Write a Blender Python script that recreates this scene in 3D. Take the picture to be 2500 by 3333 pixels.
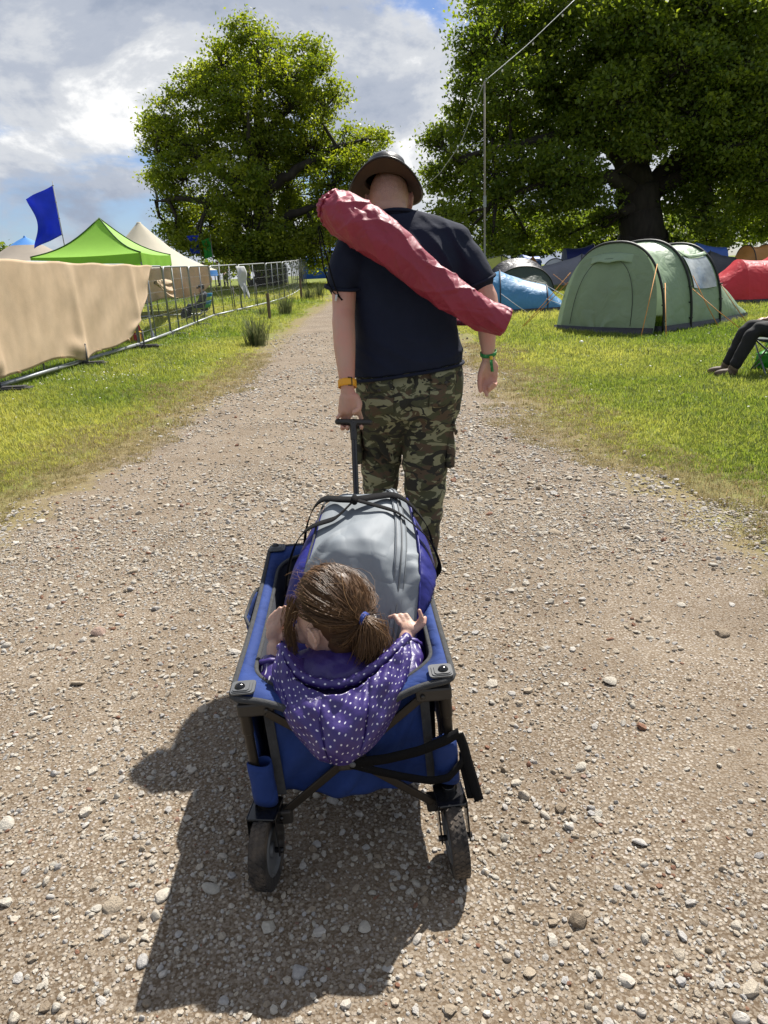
import bpy, bmesh, math, random
import numpy as np
from mathutils import Vector, Matrix, Euler, noise as mnoise

for o in list(bpy.data.objects): bpy.data.objects.remove(o, do_unlink=True)
S = bpy.context.scene
COL = S.collection
R = math.radians
rng = np.random.default_rng(7); random.seed(7)

# ---------------------------------------------------------------- camera
PITCH, ROLL, EYE = math.atan(781/2311), R(2.7), 1.42
cs, sn = math.cos(PITCH), math.sin(PITCH)
fw = Vector((0, cs, -sn)); r0 = Vector((1, 0, 0)); u0 = Vector((0, sn, cs))
cr = r0*math.cos(ROLL) - u0*math.sin(ROLL); cu = u0*math.cos(ROLL) + r0*math.sin(ROLL)
cam = bpy.data.cameras.new('camera'); camo = bpy.data.objects.new('camera', cam); COL.objects.link(camo)
camo.matrix_world = Matrix(((cr.x, cu.x, -fw.x, 0), (cr.y, cu.y, -fw.y, 0), (cr.z, cu.z, -fw.z, EYE), (0, 0, 0, 1)))
cam.sensor_fit = 'VERTICAL'; cam.sensor_height = 36; cam.sensor_width = 27; cam.lens = 36*2311/3333
cam.clip_start = 0.05; cam.clip_end = 3000
S.camera = camo

# ---------------------------------------------------------------- light
SUN_EL, SUN_AZ = R(52), R(28)          # azimuth measured from +Y towards +X
sd = Vector((math.sin(SUN_AZ)*math.cos(SUN_EL), math.cos(SUN_AZ)*math.cos(SUN_EL), math.sin(SUN_EL)))
sun = bpy.data.lights.new('sun', 'SUN'); sun.energy = 5.0; sun.angle = R(0.55); sun.color = (1, .955, .89)
suno = bpy.data.objects.new('sun', sun); COL.objects.link(suno)
suno.rotation_euler = sd.to_track_quat('Z', 'Y').to_euler(); suno.location = (10, 20, 30)

W = bpy.data.worlds.new('World'); S.world = W; W.use_nodes = True
def sky_nodes():
    nt = W.node_tree; N = nt.nodes; L = nt.links; N.clear()
    out = N.new('ShaderNodeOutputWorld'); bg = N.new('ShaderNodeBackground'); L.new(bg.outputs[0], out.inputs[0])
    sky = N.new('ShaderNodeTexSky'); sky.sky_type = 'NISHITA'; sky.sun_disc = False
    sky.sun_elevation = SUN_EL; sky.sun_rotation = SUN_AZ; sky.altitude = 50; sky.dust_density = .4; sky.ozone_density = 1.5
    bg.inputs[1].default_value = .050
    tc = N.new('ShaderNodeTexCoord')
    mp = N.new('ShaderNodeMapping'); mp.inputs['Scale'].default_value = (1.0, 1.0, 1.7); mp.inputs['Location'].default_value = (0.37, 0.2, 0.05)
    L.new(tc.outputs['Generated'], mp.inputs[0])
    def noise(scale, det, rough, dist=0, off=None):
        n = N.new('ShaderNodeTexNoise'); n.inputs['Scale'].default_value = scale; n.inputs['Detail'].default_value = det
        n.inputs['Roughness'].default_value = rough; n.inputs['Distortion'].default_value = dist
        if off:
            m2 = N.new('ShaderNodeMapping'); m2.inputs['Location'].default_value = off; L.new(mp.outputs[0], m2.inputs[0]); L.new(m2.outputs[0], n.inputs[0])
        else: L.new(mp.outputs[0], n.inputs[0])
        return n
    def ramp(src, stops):
        r = N.new('ShaderNodeValToRGB'); e = r.color_ramp.elements
        while len(e) < len(stops): e.new(.5)
        for k, (p, c) in enumerate(stops): e[k].position = p; e[k].color = (*c, 1) if len(c) == 3 else c
        r.color_ramp.interpolation = 'EASE'; L.new(src, r.inputs[0]); return r
    cov = noise(3.1, 9, .55, .35)
    covr = ramp(cov.outputs[0], [(.425, (0, 0, 0)), (.50, (1, 1, 1))])
    sh = noise(4.2, 10, .6, .25, (1.3, .4, .8))
    # cloud radiance: bright sunlit billows against grey undersides (sky units, before strength)
    shr = ramp(sh.outputs[0], [(.34, (3.9, 4.5, 5.7)), (.45, (5.3, 5.8, 6.8)), (.53, (7.4, 7.7, 8.2)), (.62, (11.8, 11.8, 11.7))])
    mix = N.new('ShaderNodeMixRGB'); L.new(covr.outputs[0], mix.inputs[0])
    hs = N.new('ShaderNodeMixRGB'); hs.blend_type = 'MULTIPLY'; hs.inputs[0].default_value = 1; hs.inputs[2].default_value = (.8, .9, 1.15, 1)
    L.new(sky.outputs[0], hs.inputs[1]); L.new(hs.outputs[0], mix.inputs[1]); L.new(shr.outputs[0], mix.inputs[2])
    L.new(mix.outputs[0], bg.inputs[0])
sky_nodes()
S.view_settings.view_transform = 'Standard'; S.view_settings.look = 'None'; S.view_settings.exposure = 0.9; S.view_settings.gamma = 1
S.render.film_transparent = False

# ---------------------------------------------------------------- helpers
def ground_z(y, x=0.0):
    t = np.clip((np.asarray(y, float)-8)/67, 0, 1); return 1.2*t*t*(3-2*t)

def nrm(v):
    v = np.asarray(v, float); return v/max(1e-9, np.linalg.norm(v))

class MB:
    def __init__(s): s.v = []; s.f = []; s.n = 0
    def add(s, v, f):
        v = np.asarray(v, float).reshape(-1, 3); s.v.append(v); s.f.extend([[i+s.n for i in q] for q in f]); s.n += len(v); return s
    def box(s, c, d, rot=None):
        h = np.array(d, float)/2
        p = np.array([[x, y, z] for x in (-1, 1) for y in (-1, 1) for z in (-1, 1)])*h
        if rot is not None: p = p @ np.array(Euler(rot).to_matrix()).T
        return s.add(p+np.array(c, float), [[0, 1, 3, 2], [4, 6, 7, 5], [0, 4, 5, 1], [2, 3, 7, 6], [0, 2, 6, 4], [1, 5, 7, 3]])
    def bar(s, a, b, w, t, up=(0, 0, 1)):
        a = np.array(a, float); b = np.array(b, float); d = nrm(b-a); x = nrm(np.cross(d, up)); u = np.cross(x, d)
        p = [q + x*w/2*i + u*t/2*j for q in (a, b) for i, j in ((-1, -1), (1, -1), (1, 1), (-1, 1))]
        return s.add(p, [[0, 1, 2, 3], [7, 6, 5, 4], [0, 4, 5, 1], [1, 5, 6, 2], [2, 6, 7, 3], [3, 7, 4, 0]])
    def rings(s, rs, cap=True, closed=True):
        n = len(rs[0]); v = np.concatenate([np.asarray(r, float) for r in rs]); f = []
        for k in range(len(rs)-1):
            for i in range(n if closed else n-1):
                j = (i+1) % n; f.append([k*n+i, k*n+j, (k+1)*n+j, (k+1)*n+i])
        if cap: f.append(list(range(n))[::-1]); f.append([(len(rs)-1)*n+i for i in range(n)])
        return s.add(v, f)
    def tube(s, pts, rad, n=8, cap=True, flat=1.0, up=None):
        pts = np.asarray(pts, float); m = len(pts); rad = np.broadcast_to(np.asarray(rad, float), (m,))
        t = np.gradient(pts, axis=0); t /= np.maximum(np.linalg.norm(t, axis=1), 1e-9)[:, None]
        u = np.array(up, float) if up is not None else (np.array([0, 0, 1.]) if abs(t[0][2]) < .9 else np.array([0, 1., 0]))
        rs = []; a = np.linspace(0, 2*np.pi, n, endpoint=False)
        for k in range(m):
            x = np.cross(t[k], u); x = nrm(x) if np.linalg.norm(x) > 1e-6 else np.array([1., 0, 0]); y = np.cross(x, t[k])
            if up is None: u = y
            rs.append(pts[k] + rad[k]*(np.cos(a)[:, None]*x + flat*np.sin(a)[:, None]*y))
        return s.rings(rs, cap)
    def ell(s, c, r, nu=14, nv=9, rot=None):
        rs = []
        for k in range(1, nv):
            th = math.pi*k/nv; a = np.linspace(0, 2*np.pi, nu, endpoint=False)
            rs.append(np.stack([np.cos(a)*math.sin(th), np.sin(a)*math.sin(th), np.full(nu, -math.cos(th))], 1))
        P = np.concatenate(rs+[np.array([[0, 0, -1.]]), np.array([[0, 0, 1.]])])*np.array(r, float)
        if rot is not None: P = P @ np.array(Euler(rot).to_matrix()).T
        f = []; m = nv-1
        for k in range(m-1):
            for i in range(nu): j = (i+1) % nu; f.append([k*nu+i, k*nu+j, (k+1)*nu+j, (k+1)*nu+i])
        b, tp = m*nu, m*nu+1
        for i in range(nu): j = (i+1) % nu; f.append([b, j, i]); f.append([tp, (m-1)*nu+i, (m-1)*nu+j])
        return s.add(P+np.array(c, float), f)
    def capsule(s, pts, rad, n=10):          # tube with round ends, for remeshing
        pts = [np.array(p, float) for p in pts]; rad = list(np.broadcast_to(np.asarray(rad, float), (len(pts),)))
        s.tube(pts, rad, n)
        for p, r in ((pts[0], rad[0]), (pts[-1], rad[-1])): s.ell(p, (r, r, r), n, 7)
        for p, r in zip(pts[1:-1], rad[1:-1]): s.ell(p, (r*.985,)*3, n, 7)
        return s
    def grid(s, fn, nu, nv, closed_u=False):
        P = np.array([[fn(i/(nu-1) if not closed_u else i/nu, j/(nv-1)) for i in range(nu)] for j in range(nv)], float).reshape(-1, 3); f = []
        for j in range(nv-1):
            for i in range(nu if closed_u else nu-1):
                k = (i+1) % nu; f.append([j*nu+i, j*nu+k, (j+1)*nu+k, (j+1)*nu+i])
        return s.add(P, f)
    def arr(s): return np.concatenate(s.v) if s.v else np.zeros((0, 3))

def top_of(o):
    while o.parent: o = o.parent
    return o
def raw_mesh(name, v, f, smooth=True):
    me = bpy.data.meshes.new(name); me.from_pydata(np.asarray(v, float).tolist(), [], f); me.validate(); me.update()
    if smooth: me.polygons.foreach_set('use_smooth', [True]*len(me.polygons))
    return me
def link(name, me, mat, parent=None):
    o = bpy.data.objects.new(name, me); COL.objects.link(o)
    if mat:
        if len(me.materials) == 0: me.materials.append(mat)
        else: me.materials[0] = mat
    if parent: o.parent = parent
    return o
def build(name, mb, mat, parent=None, smooth=False, local=False, bevel=0, solid=0, subd=0, ang=None):
    v = mb.arr()
    if parent and not local: v = v - np.array(top_of(parent).location)
    me = raw_mesh(name, v, mb.f, smooth)
    if ang is not None: me.set_sharp_from_angle(angle=R(ang))
    o = link(name, me, mat, parent)
    if solid: m = o.modifiers.new('s', 'SOLIDIFY'); m.thickness = solid; m.offset = 0
    if bevel: m = o.modifiers.new('b', 'BEVEL'); m.width = bevel; m.segments = 2; m.limit_method = 'ANGLE'
    if subd: m = o.modifiers.new('u', 'SUBSURF'); m.levels = subd; m.render_levels = subd
    return o
def remesh(mb, vox, smooth=6, disp=None):
    me = raw_mesh('tmp', mb.arr(), mb.f); o = bpy.data.objects.new('tmp', me); COL.objects.link(o)
    m = o.modifiers.new('r', 'REMESH'); m.mode = 'VOXEL'; m.voxel_size = vox; m.use_smooth_shade = True
    if smooth: m = o.modifiers.new('s', 'SMOOTH'); m.factor = .5; m.iterations = smooth
    dg = bpy.context.evaluated_depsgraph_get(); me2 = bpy.data.meshes.new_from_object(o.evaluated_get(dg))
    bpy.data.objects.remove(o); bpy.data.meshes.remove(me)
    if disp is not None:
        n = len(me2.vertices); co = np.zeros(n*3); me2.vertices.foreach_get('co', co); no = np.zeros(n*3); me2.vertices.foreach_get('normal', no)
        co = co.reshape(-1, 3); no = no.reshape(-1, 3); co = disp(co, no); me2.vertices.foreach_set('co', co.ravel()); me2.update()
    me2.polygons.foreach_set('use_smooth', [True]*len(me2.polygons))
    return me2
def from_mesh(name, me, mat, parent=None):
    if parent:
        l = top_of(parent).location; me.transform(Matrix.Translation(-Vector(l)))
    me.name = name; return link(name, me, mat, parent)
def vn(co, sc, seed=0):                      # cheap smooth noise on arrays
    return np.array([mnoise.noise(Vector((p[0]*sc+seed, p[1]*sc-seed*.7, p[2]*sc+seed*1.3))) for p in co])
def sines(co, seed, base, octs=4, gain=.55):  # fast pseudo-noise
    g = np.random.default_rng(seed); out = np.zeros(len(co)); a = 1.; f = base
    for _ in range(octs):
        for _ in range(4):
            d = g.normal(size=3); d /= np.linalg.norm(d); out += a*.5*np.sin(co @ d*f*g.uniform(.7, 1.3)+g.uniform(0, 6.28))
        a *= gain; f *= 1.9
    return out

def tag(o, label=None, cat=None, group=None, kind=None):
    if label: o['label'] = label
    if cat: o['category'] = cat
    if group: o['group'] = group
    if kind: o['kind'] = kind
    return o
def thing(name, label, cat, loc=(0, 0, 0), rz=0, group=None):
    o = bpy.data.objects.new(name, None); COL.objects.link(o); o.location = loc; o.rotation_euler = (0, 0, rz)
    o.empty_display_size = .2
    return tag(o, label, cat, group)
def copy_tree(o, parent=None):
    c = o.copy(); COL.objects.link(c); c.parent = parent
    for ch in [x for x in bpy.data.objects if x.parent == o]: copy_tree(ch, c)
    return c

# ---------------------------------------------------------------- materials
ALB = .72      # photograph is exposed for the shade: colours are kept at their true, lower albedo
def new_mat(name):
    m = bpy.data.materials.new(name); m.use_nodes = True; nt = m.node_tree
    return m, nt, nt.nodes, nt.links, nt.nodes['Principled BSDF']
def M(name, col, rough=.6, metal=0, var=.12, vs=8, bump=0, bs=40, sheen=0, spec=.5, trans=0, coat=0, col2=None, c2s=6, c2t=(.45, .6), coord='Object', stretch=None, crumple=None):
    m, nt, N, L, b = new_mat(name); col = tuple(c*ALB for c in col); col2 = None if col2 is None else tuple(c*ALB for c in col2)
    tc = N.new('ShaderNodeTexCoord'); src = tc.outputs[coord]
    if stretch:
        mp = N.new('ShaderNodeMapping'); mp.inputs['Scale'].default_value = stretch; L.new(src, mp.inputs[0]); src = mp.outputs[0]
    n = N.new('ShaderNodeTexNoise'); n.inputs['Scale'].default_value = vs; n.inputs['Detail'].default_value = 6; L.new(src, n.inputs[0])
    r = N.new('ShaderNodeMapRange'); r.inputs[1].default_value = .3; r.inputs[2].default_value = .7; r.inputs[3].default_value = 1-var; r.inputs[4].default_value = 1+var
    L.new(n.outputs[0], r.inputs[0])
    mul = N.new('ShaderNodeMixRGB'); mul.blend_type = 'MULTIPLY'; mul.inputs[0].default_value = 1; mul.inputs[1].default_value = (*col, 1)
    if col2 is not None:
        n2 = N.new('ShaderNodeTexNoise'); n2.inputs['Scale'].default_value = c2s; n2.inputs['Detail'].default_value = 5; L.new(src, n2.inputs[0])
        r2 = N.new('ShaderNodeMapRange'); r2.inputs[1].default_value = c2t[0]; r2.inputs[2].default_value = c2t[1]; L.new(n2.outputs[0], r2.inputs[0])
        mx = N.new('ShaderNodeMixRGB'); mx.inputs[1].default_value = (*col, 1); mx.inputs[2].default_value = (*col2, 1); L.new(r2.outputs[0], mx.inputs[0]); L.new(mx.outputs[0], mul.inputs[1])
    L.new(r.outputs[0], mul.inputs[2]); L.new(mul.outputs[0], b.inputs['Base Color'])
    b.inputs['Roughness'].default_value = rough; b.inputs['Metallic'].default_value = metal; b.inputs['Specular IOR Level'].default_value = spec
    if sheen: b.inputs['Sheen Weight'].default_value = sheen
    if coat: b.inputs['Coat Weight'].default_value = coat
    if crumple:
        sc_, st_ = crumple; dn = N.new('ShaderNodeTexNoise'); dn.inputs['Scale'].default_value = sc_*.8; dn.inputs['Detail'].default_value = 3; L.new(src, dn.inputs[0])
        va = N.new('ShaderNodeVectorMath'); va.operation = 'MULTIPLY_ADD'; va.inputs[1].default_value = (1.2/sc_,)*3; L.new(dn.outputs['Color'], va.inputs[0]); L.new(src, va.inputs[2]); hs_ = []
        for q in (1, 2.3):
            vo = N.new('ShaderNodeTexNoise'); vo.inputs['Scale'].default_value = sc_*q; vo.inputs['Detail'].default_value = 1.5; L.new(va.outputs[0], vo.inputs[0]); m0 = N.new('ShaderNodeMath'); m0.operation = 'SUBTRACT'; m0.inputs[1].default_value = .5; L.new(vo.outputs[0], m0.inputs[0]); m1 = N.new('ShaderNodeMath'); m1.operation = 'ABSOLUTE'; L.new(m0.outputs[0], m1.inputs[0])
            mm = N.new('ShaderNodeMath'); mm.operation = 'MULTIPLY'; mm.inputs[1].default_value = 3/q; L.new(m1.outputs[0], mm.inputs[0]); hs_.append(mm.outputs[0])
        ad = N.new('ShaderNodeMath'); ad.operation = 'ADD'; L.new(hs_[0], ad.inputs[0]); L.new(hs_[1], ad.inputs[1]); bp = N.new('ShaderNodeBump'); bp.inputs['Strength'].default_value = st_; bp.inputs['Distance'].default_value = .16/sc_; L.new(ad.outputs[0], bp.inputs['Height']); L.new(bp.outputs[0], b.inputs['Normal'])
    elif bump:
        nb = N.new('ShaderNodeTexNoise'); nb.inputs['Scale'].default_value = bs; nb.inputs['Detail'].default_value = 4; L.new(src, nb.inputs[0])
        bp = N.new('ShaderNodeBump'); bp.inputs['Strength'].default_value = bump; bp.inputs['Distance'].default_value = .01; L.new(nb.outputs[0], bp.inputs['Height']); L.new(bp.outputs[0], b.inputs['Normal'])
    if trans:
        out = [x for x in N if x.type == 'OUTPUT_MATERIAL'][0]; t = N.new('ShaderNodeBsdfTranslucent'); L.new(mul.outputs[0], t.inputs[0])
        ms = N.new('ShaderNodeMixShader'); ms.inputs[0].default_value = trans; L.new(b.outputs[0], ms.inputs[1]); L.new(t.outputs[0], ms.inputs[2]); L.new(ms.outputs[0], out.inputs[0])
    return m
def leaf_mat(name, c1, c2, trans=.4, attr='rnd', typ='GEOMETRY', rough=.5, spec=.35):
    m, nt, N, L, b = new_mat(name)
    a = N.new('ShaderNodeAttribute'); a.attribute_name = attr; a.attribute_type = typ
    mx = N.new('ShaderNodeMixRGB'); mx.inputs[1].default_value = (*c1, 1); mx.inputs[2].default_value = (*c2, 1); L.new(a.outputs['Fac'], mx.inputs[0])
    L.new(mx.outputs[0], b.inputs['Base Color']); b.inputs['Roughness'].default_value = rough; b.inputs['Specular IOR Level'].default_value = spec
    out = [x for x in N if x.type == 'OUTPUT_MATERIAL'][0]; t = N.new('ShaderNodeBsdfTranslucent')
    hs = N.new('ShaderNodeHueSaturation'); hs.inputs['Value'].default_value = 1.5; hs.inputs['Saturation'].default_value = 1.1; hs.inputs['Hue'].default_value = .485
    L.new(mx.outputs[0], hs.inputs['Color']); L.new(hs.outputs[0], t.inputs[0])
    ms = N.new('ShaderNodeMixShader'); ms.inputs[0].default_value = trans; L.new(b.outputs[0], ms.inputs[1]); L.new(t.outputs[0], ms.inputs[2]); L.new(ms.outputs[0], out.inputs[0])
    return m
# ================================================================ ground, track, gravel, grass
TL_Y = np.array([-20, 0, 2, 3.9, 4.7, 5.9, 7.6, 10.5, 14.2, 21.3, 30, 45, 60, 200.])
TL_X = np.array([-3.2, -2.7, -2.5, -2.3, -2.34, -2.2, -2.09, -2.02, -2.08, -2.1, -1.8, -1.2, .5, 30.])
TR_Y = np.array([-20, 0, 1.5, 3.2, 3.7, 4.4, 5.3, 6.4, 8.2, 10.6, 20, 30, 45, 60, 200.])
TR_X = np.array([3.2, 2.6, 2.2, 1.86, 1.77, 1.7, 1.55, 1.48, 1.44, 1.5, 1.45, 1.4, 1.9, 3.8, 34.])
def track_edges(y): return np.interp(y, TL_Y, TL_X), np.interp(y, TR_Y, TR_X)
def edge_dist(x, y):
    l, r = track_edges(y); return np.minimum(x-l, r-x)
def micro(x, y):
    p = np.stack([x, y, np.zeros_like(x)], 1); return .012*sines(p, 3, 1.7, 4)+.02*sines(p, 5, .35, 2)
def surf_z(x, y):
    x = np.asarray(x, float); y = np.asarray(y, float); e = edge_dist(x, y)
    near = np.clip(1-np.abs(y-2)/40, 0, 1)
    return ground_z(y) + near*micro(np.atleast_1d(x), np.atleast_1d(y))*np.clip(.35-e*.8, .12, 1) + .03*np.clip(-e/.8, 0, 1)

def ground_material():
    m, nt, N, L, b = new_mat('ground_earth_grass')
    geo = N.new('ShaderNodeNewGeometry'); pos = geo.outputs['Position']
    def noise(s, d=6, r=.6): n = N.new('ShaderNodeTexNoise'); n.inputs['Scale'].default_value = s; n.inputs['Detail'].default_value = d; n.inputs['Roughness'].default_value = r; L.new(pos, n.inputs[0]); return n.outputs[0]
    def rmp(src, stops):
        r = N.new('ShaderNodeValToRGB'); e = r.color_ramp.elements
        while len(e) < len(stops): e.new(.5)
        for k, (p, c) in enumerate(stops): e[k].position = p; e[k].color = (*c, 1)
        L.new(src, r.inputs[0]); return r.outputs[0]
    def mix(f, a, c, bt='MIX'):
        x = N.new('ShaderNodeMixRGB'); x.blend_type = bt
        for i, s in ((0, f), (1, a), (2, c)):
            if isinstance(s, (int, float)): x.inputs[i].default_value = s
            elif isinstance(s, tuple): x.inputs[i].default_value = (*s, 1)
            else: L.new(s, x.inputs[i])
        return x.outputs[0]
    def math_(op, a, c=0.0, d=None):
        x = N.new('ShaderNodeMath'); x.operation = op
        for i, s in ((0, a), (1, c)):
            if isinstance(s, (int, float)): x.inputs[i].default_value = s
            else: L.new(s, x.inputs[i])
        return x.outputs[0]
    def mr(src, a, c, d=0., e=1.):
        x = N.new('ShaderNodeMapRange'); x.interpolation_type = 'SMOOTHSTEP'
        for i, v in ((1, a), (2, c), (3, d), (4, e)): x.inputs[i].default_value = v
        L.new(src, x.inputs[0]); return x.outputs[0]
    at = N.new('ShaderNodeAttribute'); at.attribute_name = 'edge'; ed = at.outputs['Fac']
    # gravel and earth
    earth = rmp(noise(1.3, 8, .65), [(.3, (.125, .088, .052)), (.5, (.19, .14, .088)), (.7, (.27, .21, .14))])
    v1 = N.new('ShaderNodeTexVoronoi'); v1.inputs['Scale'].default_value = 85; L.new(pos, v1.inputs[0])
    v2 = N.new('ShaderNodeTexVoronoi'); v2.inputs['Scale'].default_value = 210; L.new(pos, v2.inputs[0])
    sep = N.new('ShaderNodeSeparateColor'); L.new(v1.outputs['Color'], sep.inputs[0])
    peb = rmp(sep.outputs[0], [(0, (.28, .21, .13)), (.25, (.42, .36, .27)), (.5, (.54, .47, .36)), (.75, (.47, .43, .38)), (1, (.62, .56, .45))])
    pm = mr(v1.outputs['Distance'], .32, .46, 1, 0)
    cover = mr(noise(2.1, 5), .38, .58, .25, 1)
    g1 = mix(math_('MULTIPLY', pm, cover), earth, peb)
    sep2 = N.new('ShaderNodeSeparateColor'); L.new(v2.outputs['Color'], sep2.inputs[0])
    grit = mix(mr(sep2.outputs[0], .2, .9, 0, .55), g1, (.46, .40, .31))
    # grass: tone patches, dry straw by the track
    gr = rmp(noise(.55, 7, .6), [(.28, (.19, .25, .046)), (.48, (.26, .31, .062)), (.66, (.33, .36, .085)), (.8, (.39, .39, .125))])
    gf = mix(mr(noise(38, 5, .7), .35, .68, 0, .65), gr, (.10, .14, .014))
    dry = rmp(noise(9, 6, .65), [(.3, (.20, .16, .075)), (.55, (.32, .26, .13)), (.75, (.24, .22, .07))])
    nz = math_('MULTIPLY', math_('SUBTRACT', noise(1.1, 6, .62), .5), 1.9)
    dryf = mr(math_('ADD', ed, nz), -1.05, .05)
    gg = mix(dryf, gf, dry)
    nz2 = math_('MULTIPLY', math_('SUBTRACT', noise(3.0, 7, .65), .5), 1.1)
    tf = mr(math_('ADD', ed, nz2), -.12, .22)
    col = mix(tf, gg, grit)
    col = mix(1.0, col, (.66, .65, .665), 'MULTIPLY')
    L.new(col, b.inputs['Base Color']); b.inputs['Roughness'].default_value = .95; b.inputs['Specular IOR Level'].default_value = .15
    hgt = math_('ADD', math_('MULTIPLY', pm, .5), math_('ADD', noise(60, 5, .7), math_('MULTIPLY', noise(9, 5), 1.5)))
    bp = N.new('ShaderNodeBump'); bp.inputs['Strength'].default_value = .55; bp.inputs['Distance'].default_value = .012; L.new(hgt, bp.inputs['Height']); L.new(bp.outputs[0], b.inputs['Normal'])
    return m
GROUND = ground_material()

def sheet(name, xs_fn, ys, nx, dz, kind='structure'):
    V = []
    for y in ys:
        xs = xs_fn(y); V.append(np.stack([xs, np.full(nx, y), surf_z(xs, np.full(nx, y))+dz], 1))
    V = np.concatenate(V); f = [[j*nx+i, j*nx+i+1, (j+1)*nx+i+1, (j+1)*nx+i] for j in range(len(ys)-1) for i in range(nx-1)]
    me = raw_mesh(name, V, f); a = me.attributes.new('edge', 'FLOAT', 'POINT'); a.data.foreach_set('value', edge_dist(V[:, 0], V[:, 1]))
    o = link(name, me, GROUND); o['kind'] = kind; return o
ys = np.concatenate([np.linspace(-12, 0, 20), np.arange(.15, 12, .15), np.arange(12, 30, .4), np.arange(30, 90, 1.5), np.geomspace(92, 1800, 26)])
base_x = np.concatenate([-np.geomspace(1500, 12, 22), np.linspace(-11, 14, 110), np.geomspace(15.5, 1500, 22)])
field = sheet('grass_field', lambda y: base_x, ys, len(base_x), -.012)
tys = np.concatenate([np.arange(-6, 14, .12), np.arange(14, 60, .5)])
def txs(y):
    l, r = track_edges(y); return np.linspace(l-.25, r+.25, 50)
track = sheet('gravel_track', txs, tys, 50, .0)

# ---- pebbles: a few shapes, scattered by geometry nodes (uncountable), plus the 300 largest stones one by one
def pebble_mesh(seed, sub=2, flat=.6, rough=.22):
    bm = bmesh.new(); bmesh.ops.create_icosphere(bm, subdivisions=sub, radius=1)
    g = np.random.default_rng(seed); ax = np.array([1, g.uniform(.6, .95), flat*g.uniform(.7, 1.15)])
    cuts = [(nrm(g.normal(size=3)), g.uniform(.55, .85)) for _ in range(6)]
    for v in bm.verts:
        p = np.array(v.co)
        for n, d in cuts:
            k = p @ n
            if k > d: p = p - n*(k-d)*.85
        p = p*(1+rough*.4*math.sin(5*p[0]+seed)*math.sin(4*p[1]+2*seed)*math.sin(6*p[2])); v.co = p*ax
    me = bpy.data.meshes.new('pebble_shape'); bm.to_mesh(me); bm.free()
    me.polygons.foreach_set('use_smooth', [True]*len(me.polygons)); me.set_sharp_from_angle(angle=R(40)); return me
def stone_mat(name, typ):
    m, nt, N, L, b = new_mat(name)
    if typ == 'INSTANCER':
        a = N.new('ShaderNodeAttribute'); a.attribute_name = 'cl'; a.attribute_type = 'INSTANCER'; src = a.outputs['Fac']
    else:
        a = N.new('ShaderNodeObjectInfo'); src = a.outputs['Random']
    r = N.new('ShaderNodeValToRGB'); e = r.color_ramp.elements; r.color_ramp.interpolation = 'LINEAR'
    st = [(0, (.24, .19, .135)), (.12, (.35, .29, .215)), (.3, (.46, .40, .315)), (.5, (.44, .41, .35)), (.66, (.51, .46, .38)), (.82, (.39, .375, .355)), (.965, (.56, .52, .455)), (.975, (.22, .11, .07)), (1, (.25, .14, .09))]
    while len(e) < len(st): e.new(.5)
    for k, (p, c) in enumerate(st): e[k].position = p; e[k].color = (*c, 1)
    L.new(src, r.inputs[0])
    n = N.new('ShaderNodeTexNoise'); n.inputs['Scale'].default_value = 2.6 if typ != 'INSTANCER' else 1.8; n.inputs['Detail'].default_value = 8; n.inputs['Roughness'].default_value = .7
    tc = N.new('ShaderNodeTexCoord'); L.new(tc.outputs['Object'], n.inputs[0])
    mr = N.new('ShaderNodeMapRange'); mr.inputs[1].default_value = .3; mr.inputs[2].default_value = .7; mr.inputs[3].default_value = .78; mr.inputs[4].default_value = 1.15; L.new(n.outputs[0], mr.inputs[0])
    mx = N.new('ShaderNodeMixRGB'); mx.blend_type = 'MULTIPLY'; mx.inputs[0].default_value = 1; L.new(r.outputs[0], mx.inputs[1]); L.new(mr.outputs[0], mx.inputs[2])
    L.new(mx.outputs[0], b.inputs['Base Color']); b.inputs['Roughness'].default_value = .85; b.inputs['Specular IOR Level'].default_value = .25
    bp = N.new('ShaderNodeBump'); bp.inputs['Strength'].default_value = .5; bp.inputs['Distance'].default_value = .1; L.new(n.outputs[0], bp.inputs['Height']); L.new(bp.outputs[0], b.inputs['Normal'])
    return m
STONE_I = stone_mat('gravel_stone', 'INSTANCER'); STONE_O = stone_mat('loose_stone', 'OBJECT')

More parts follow.
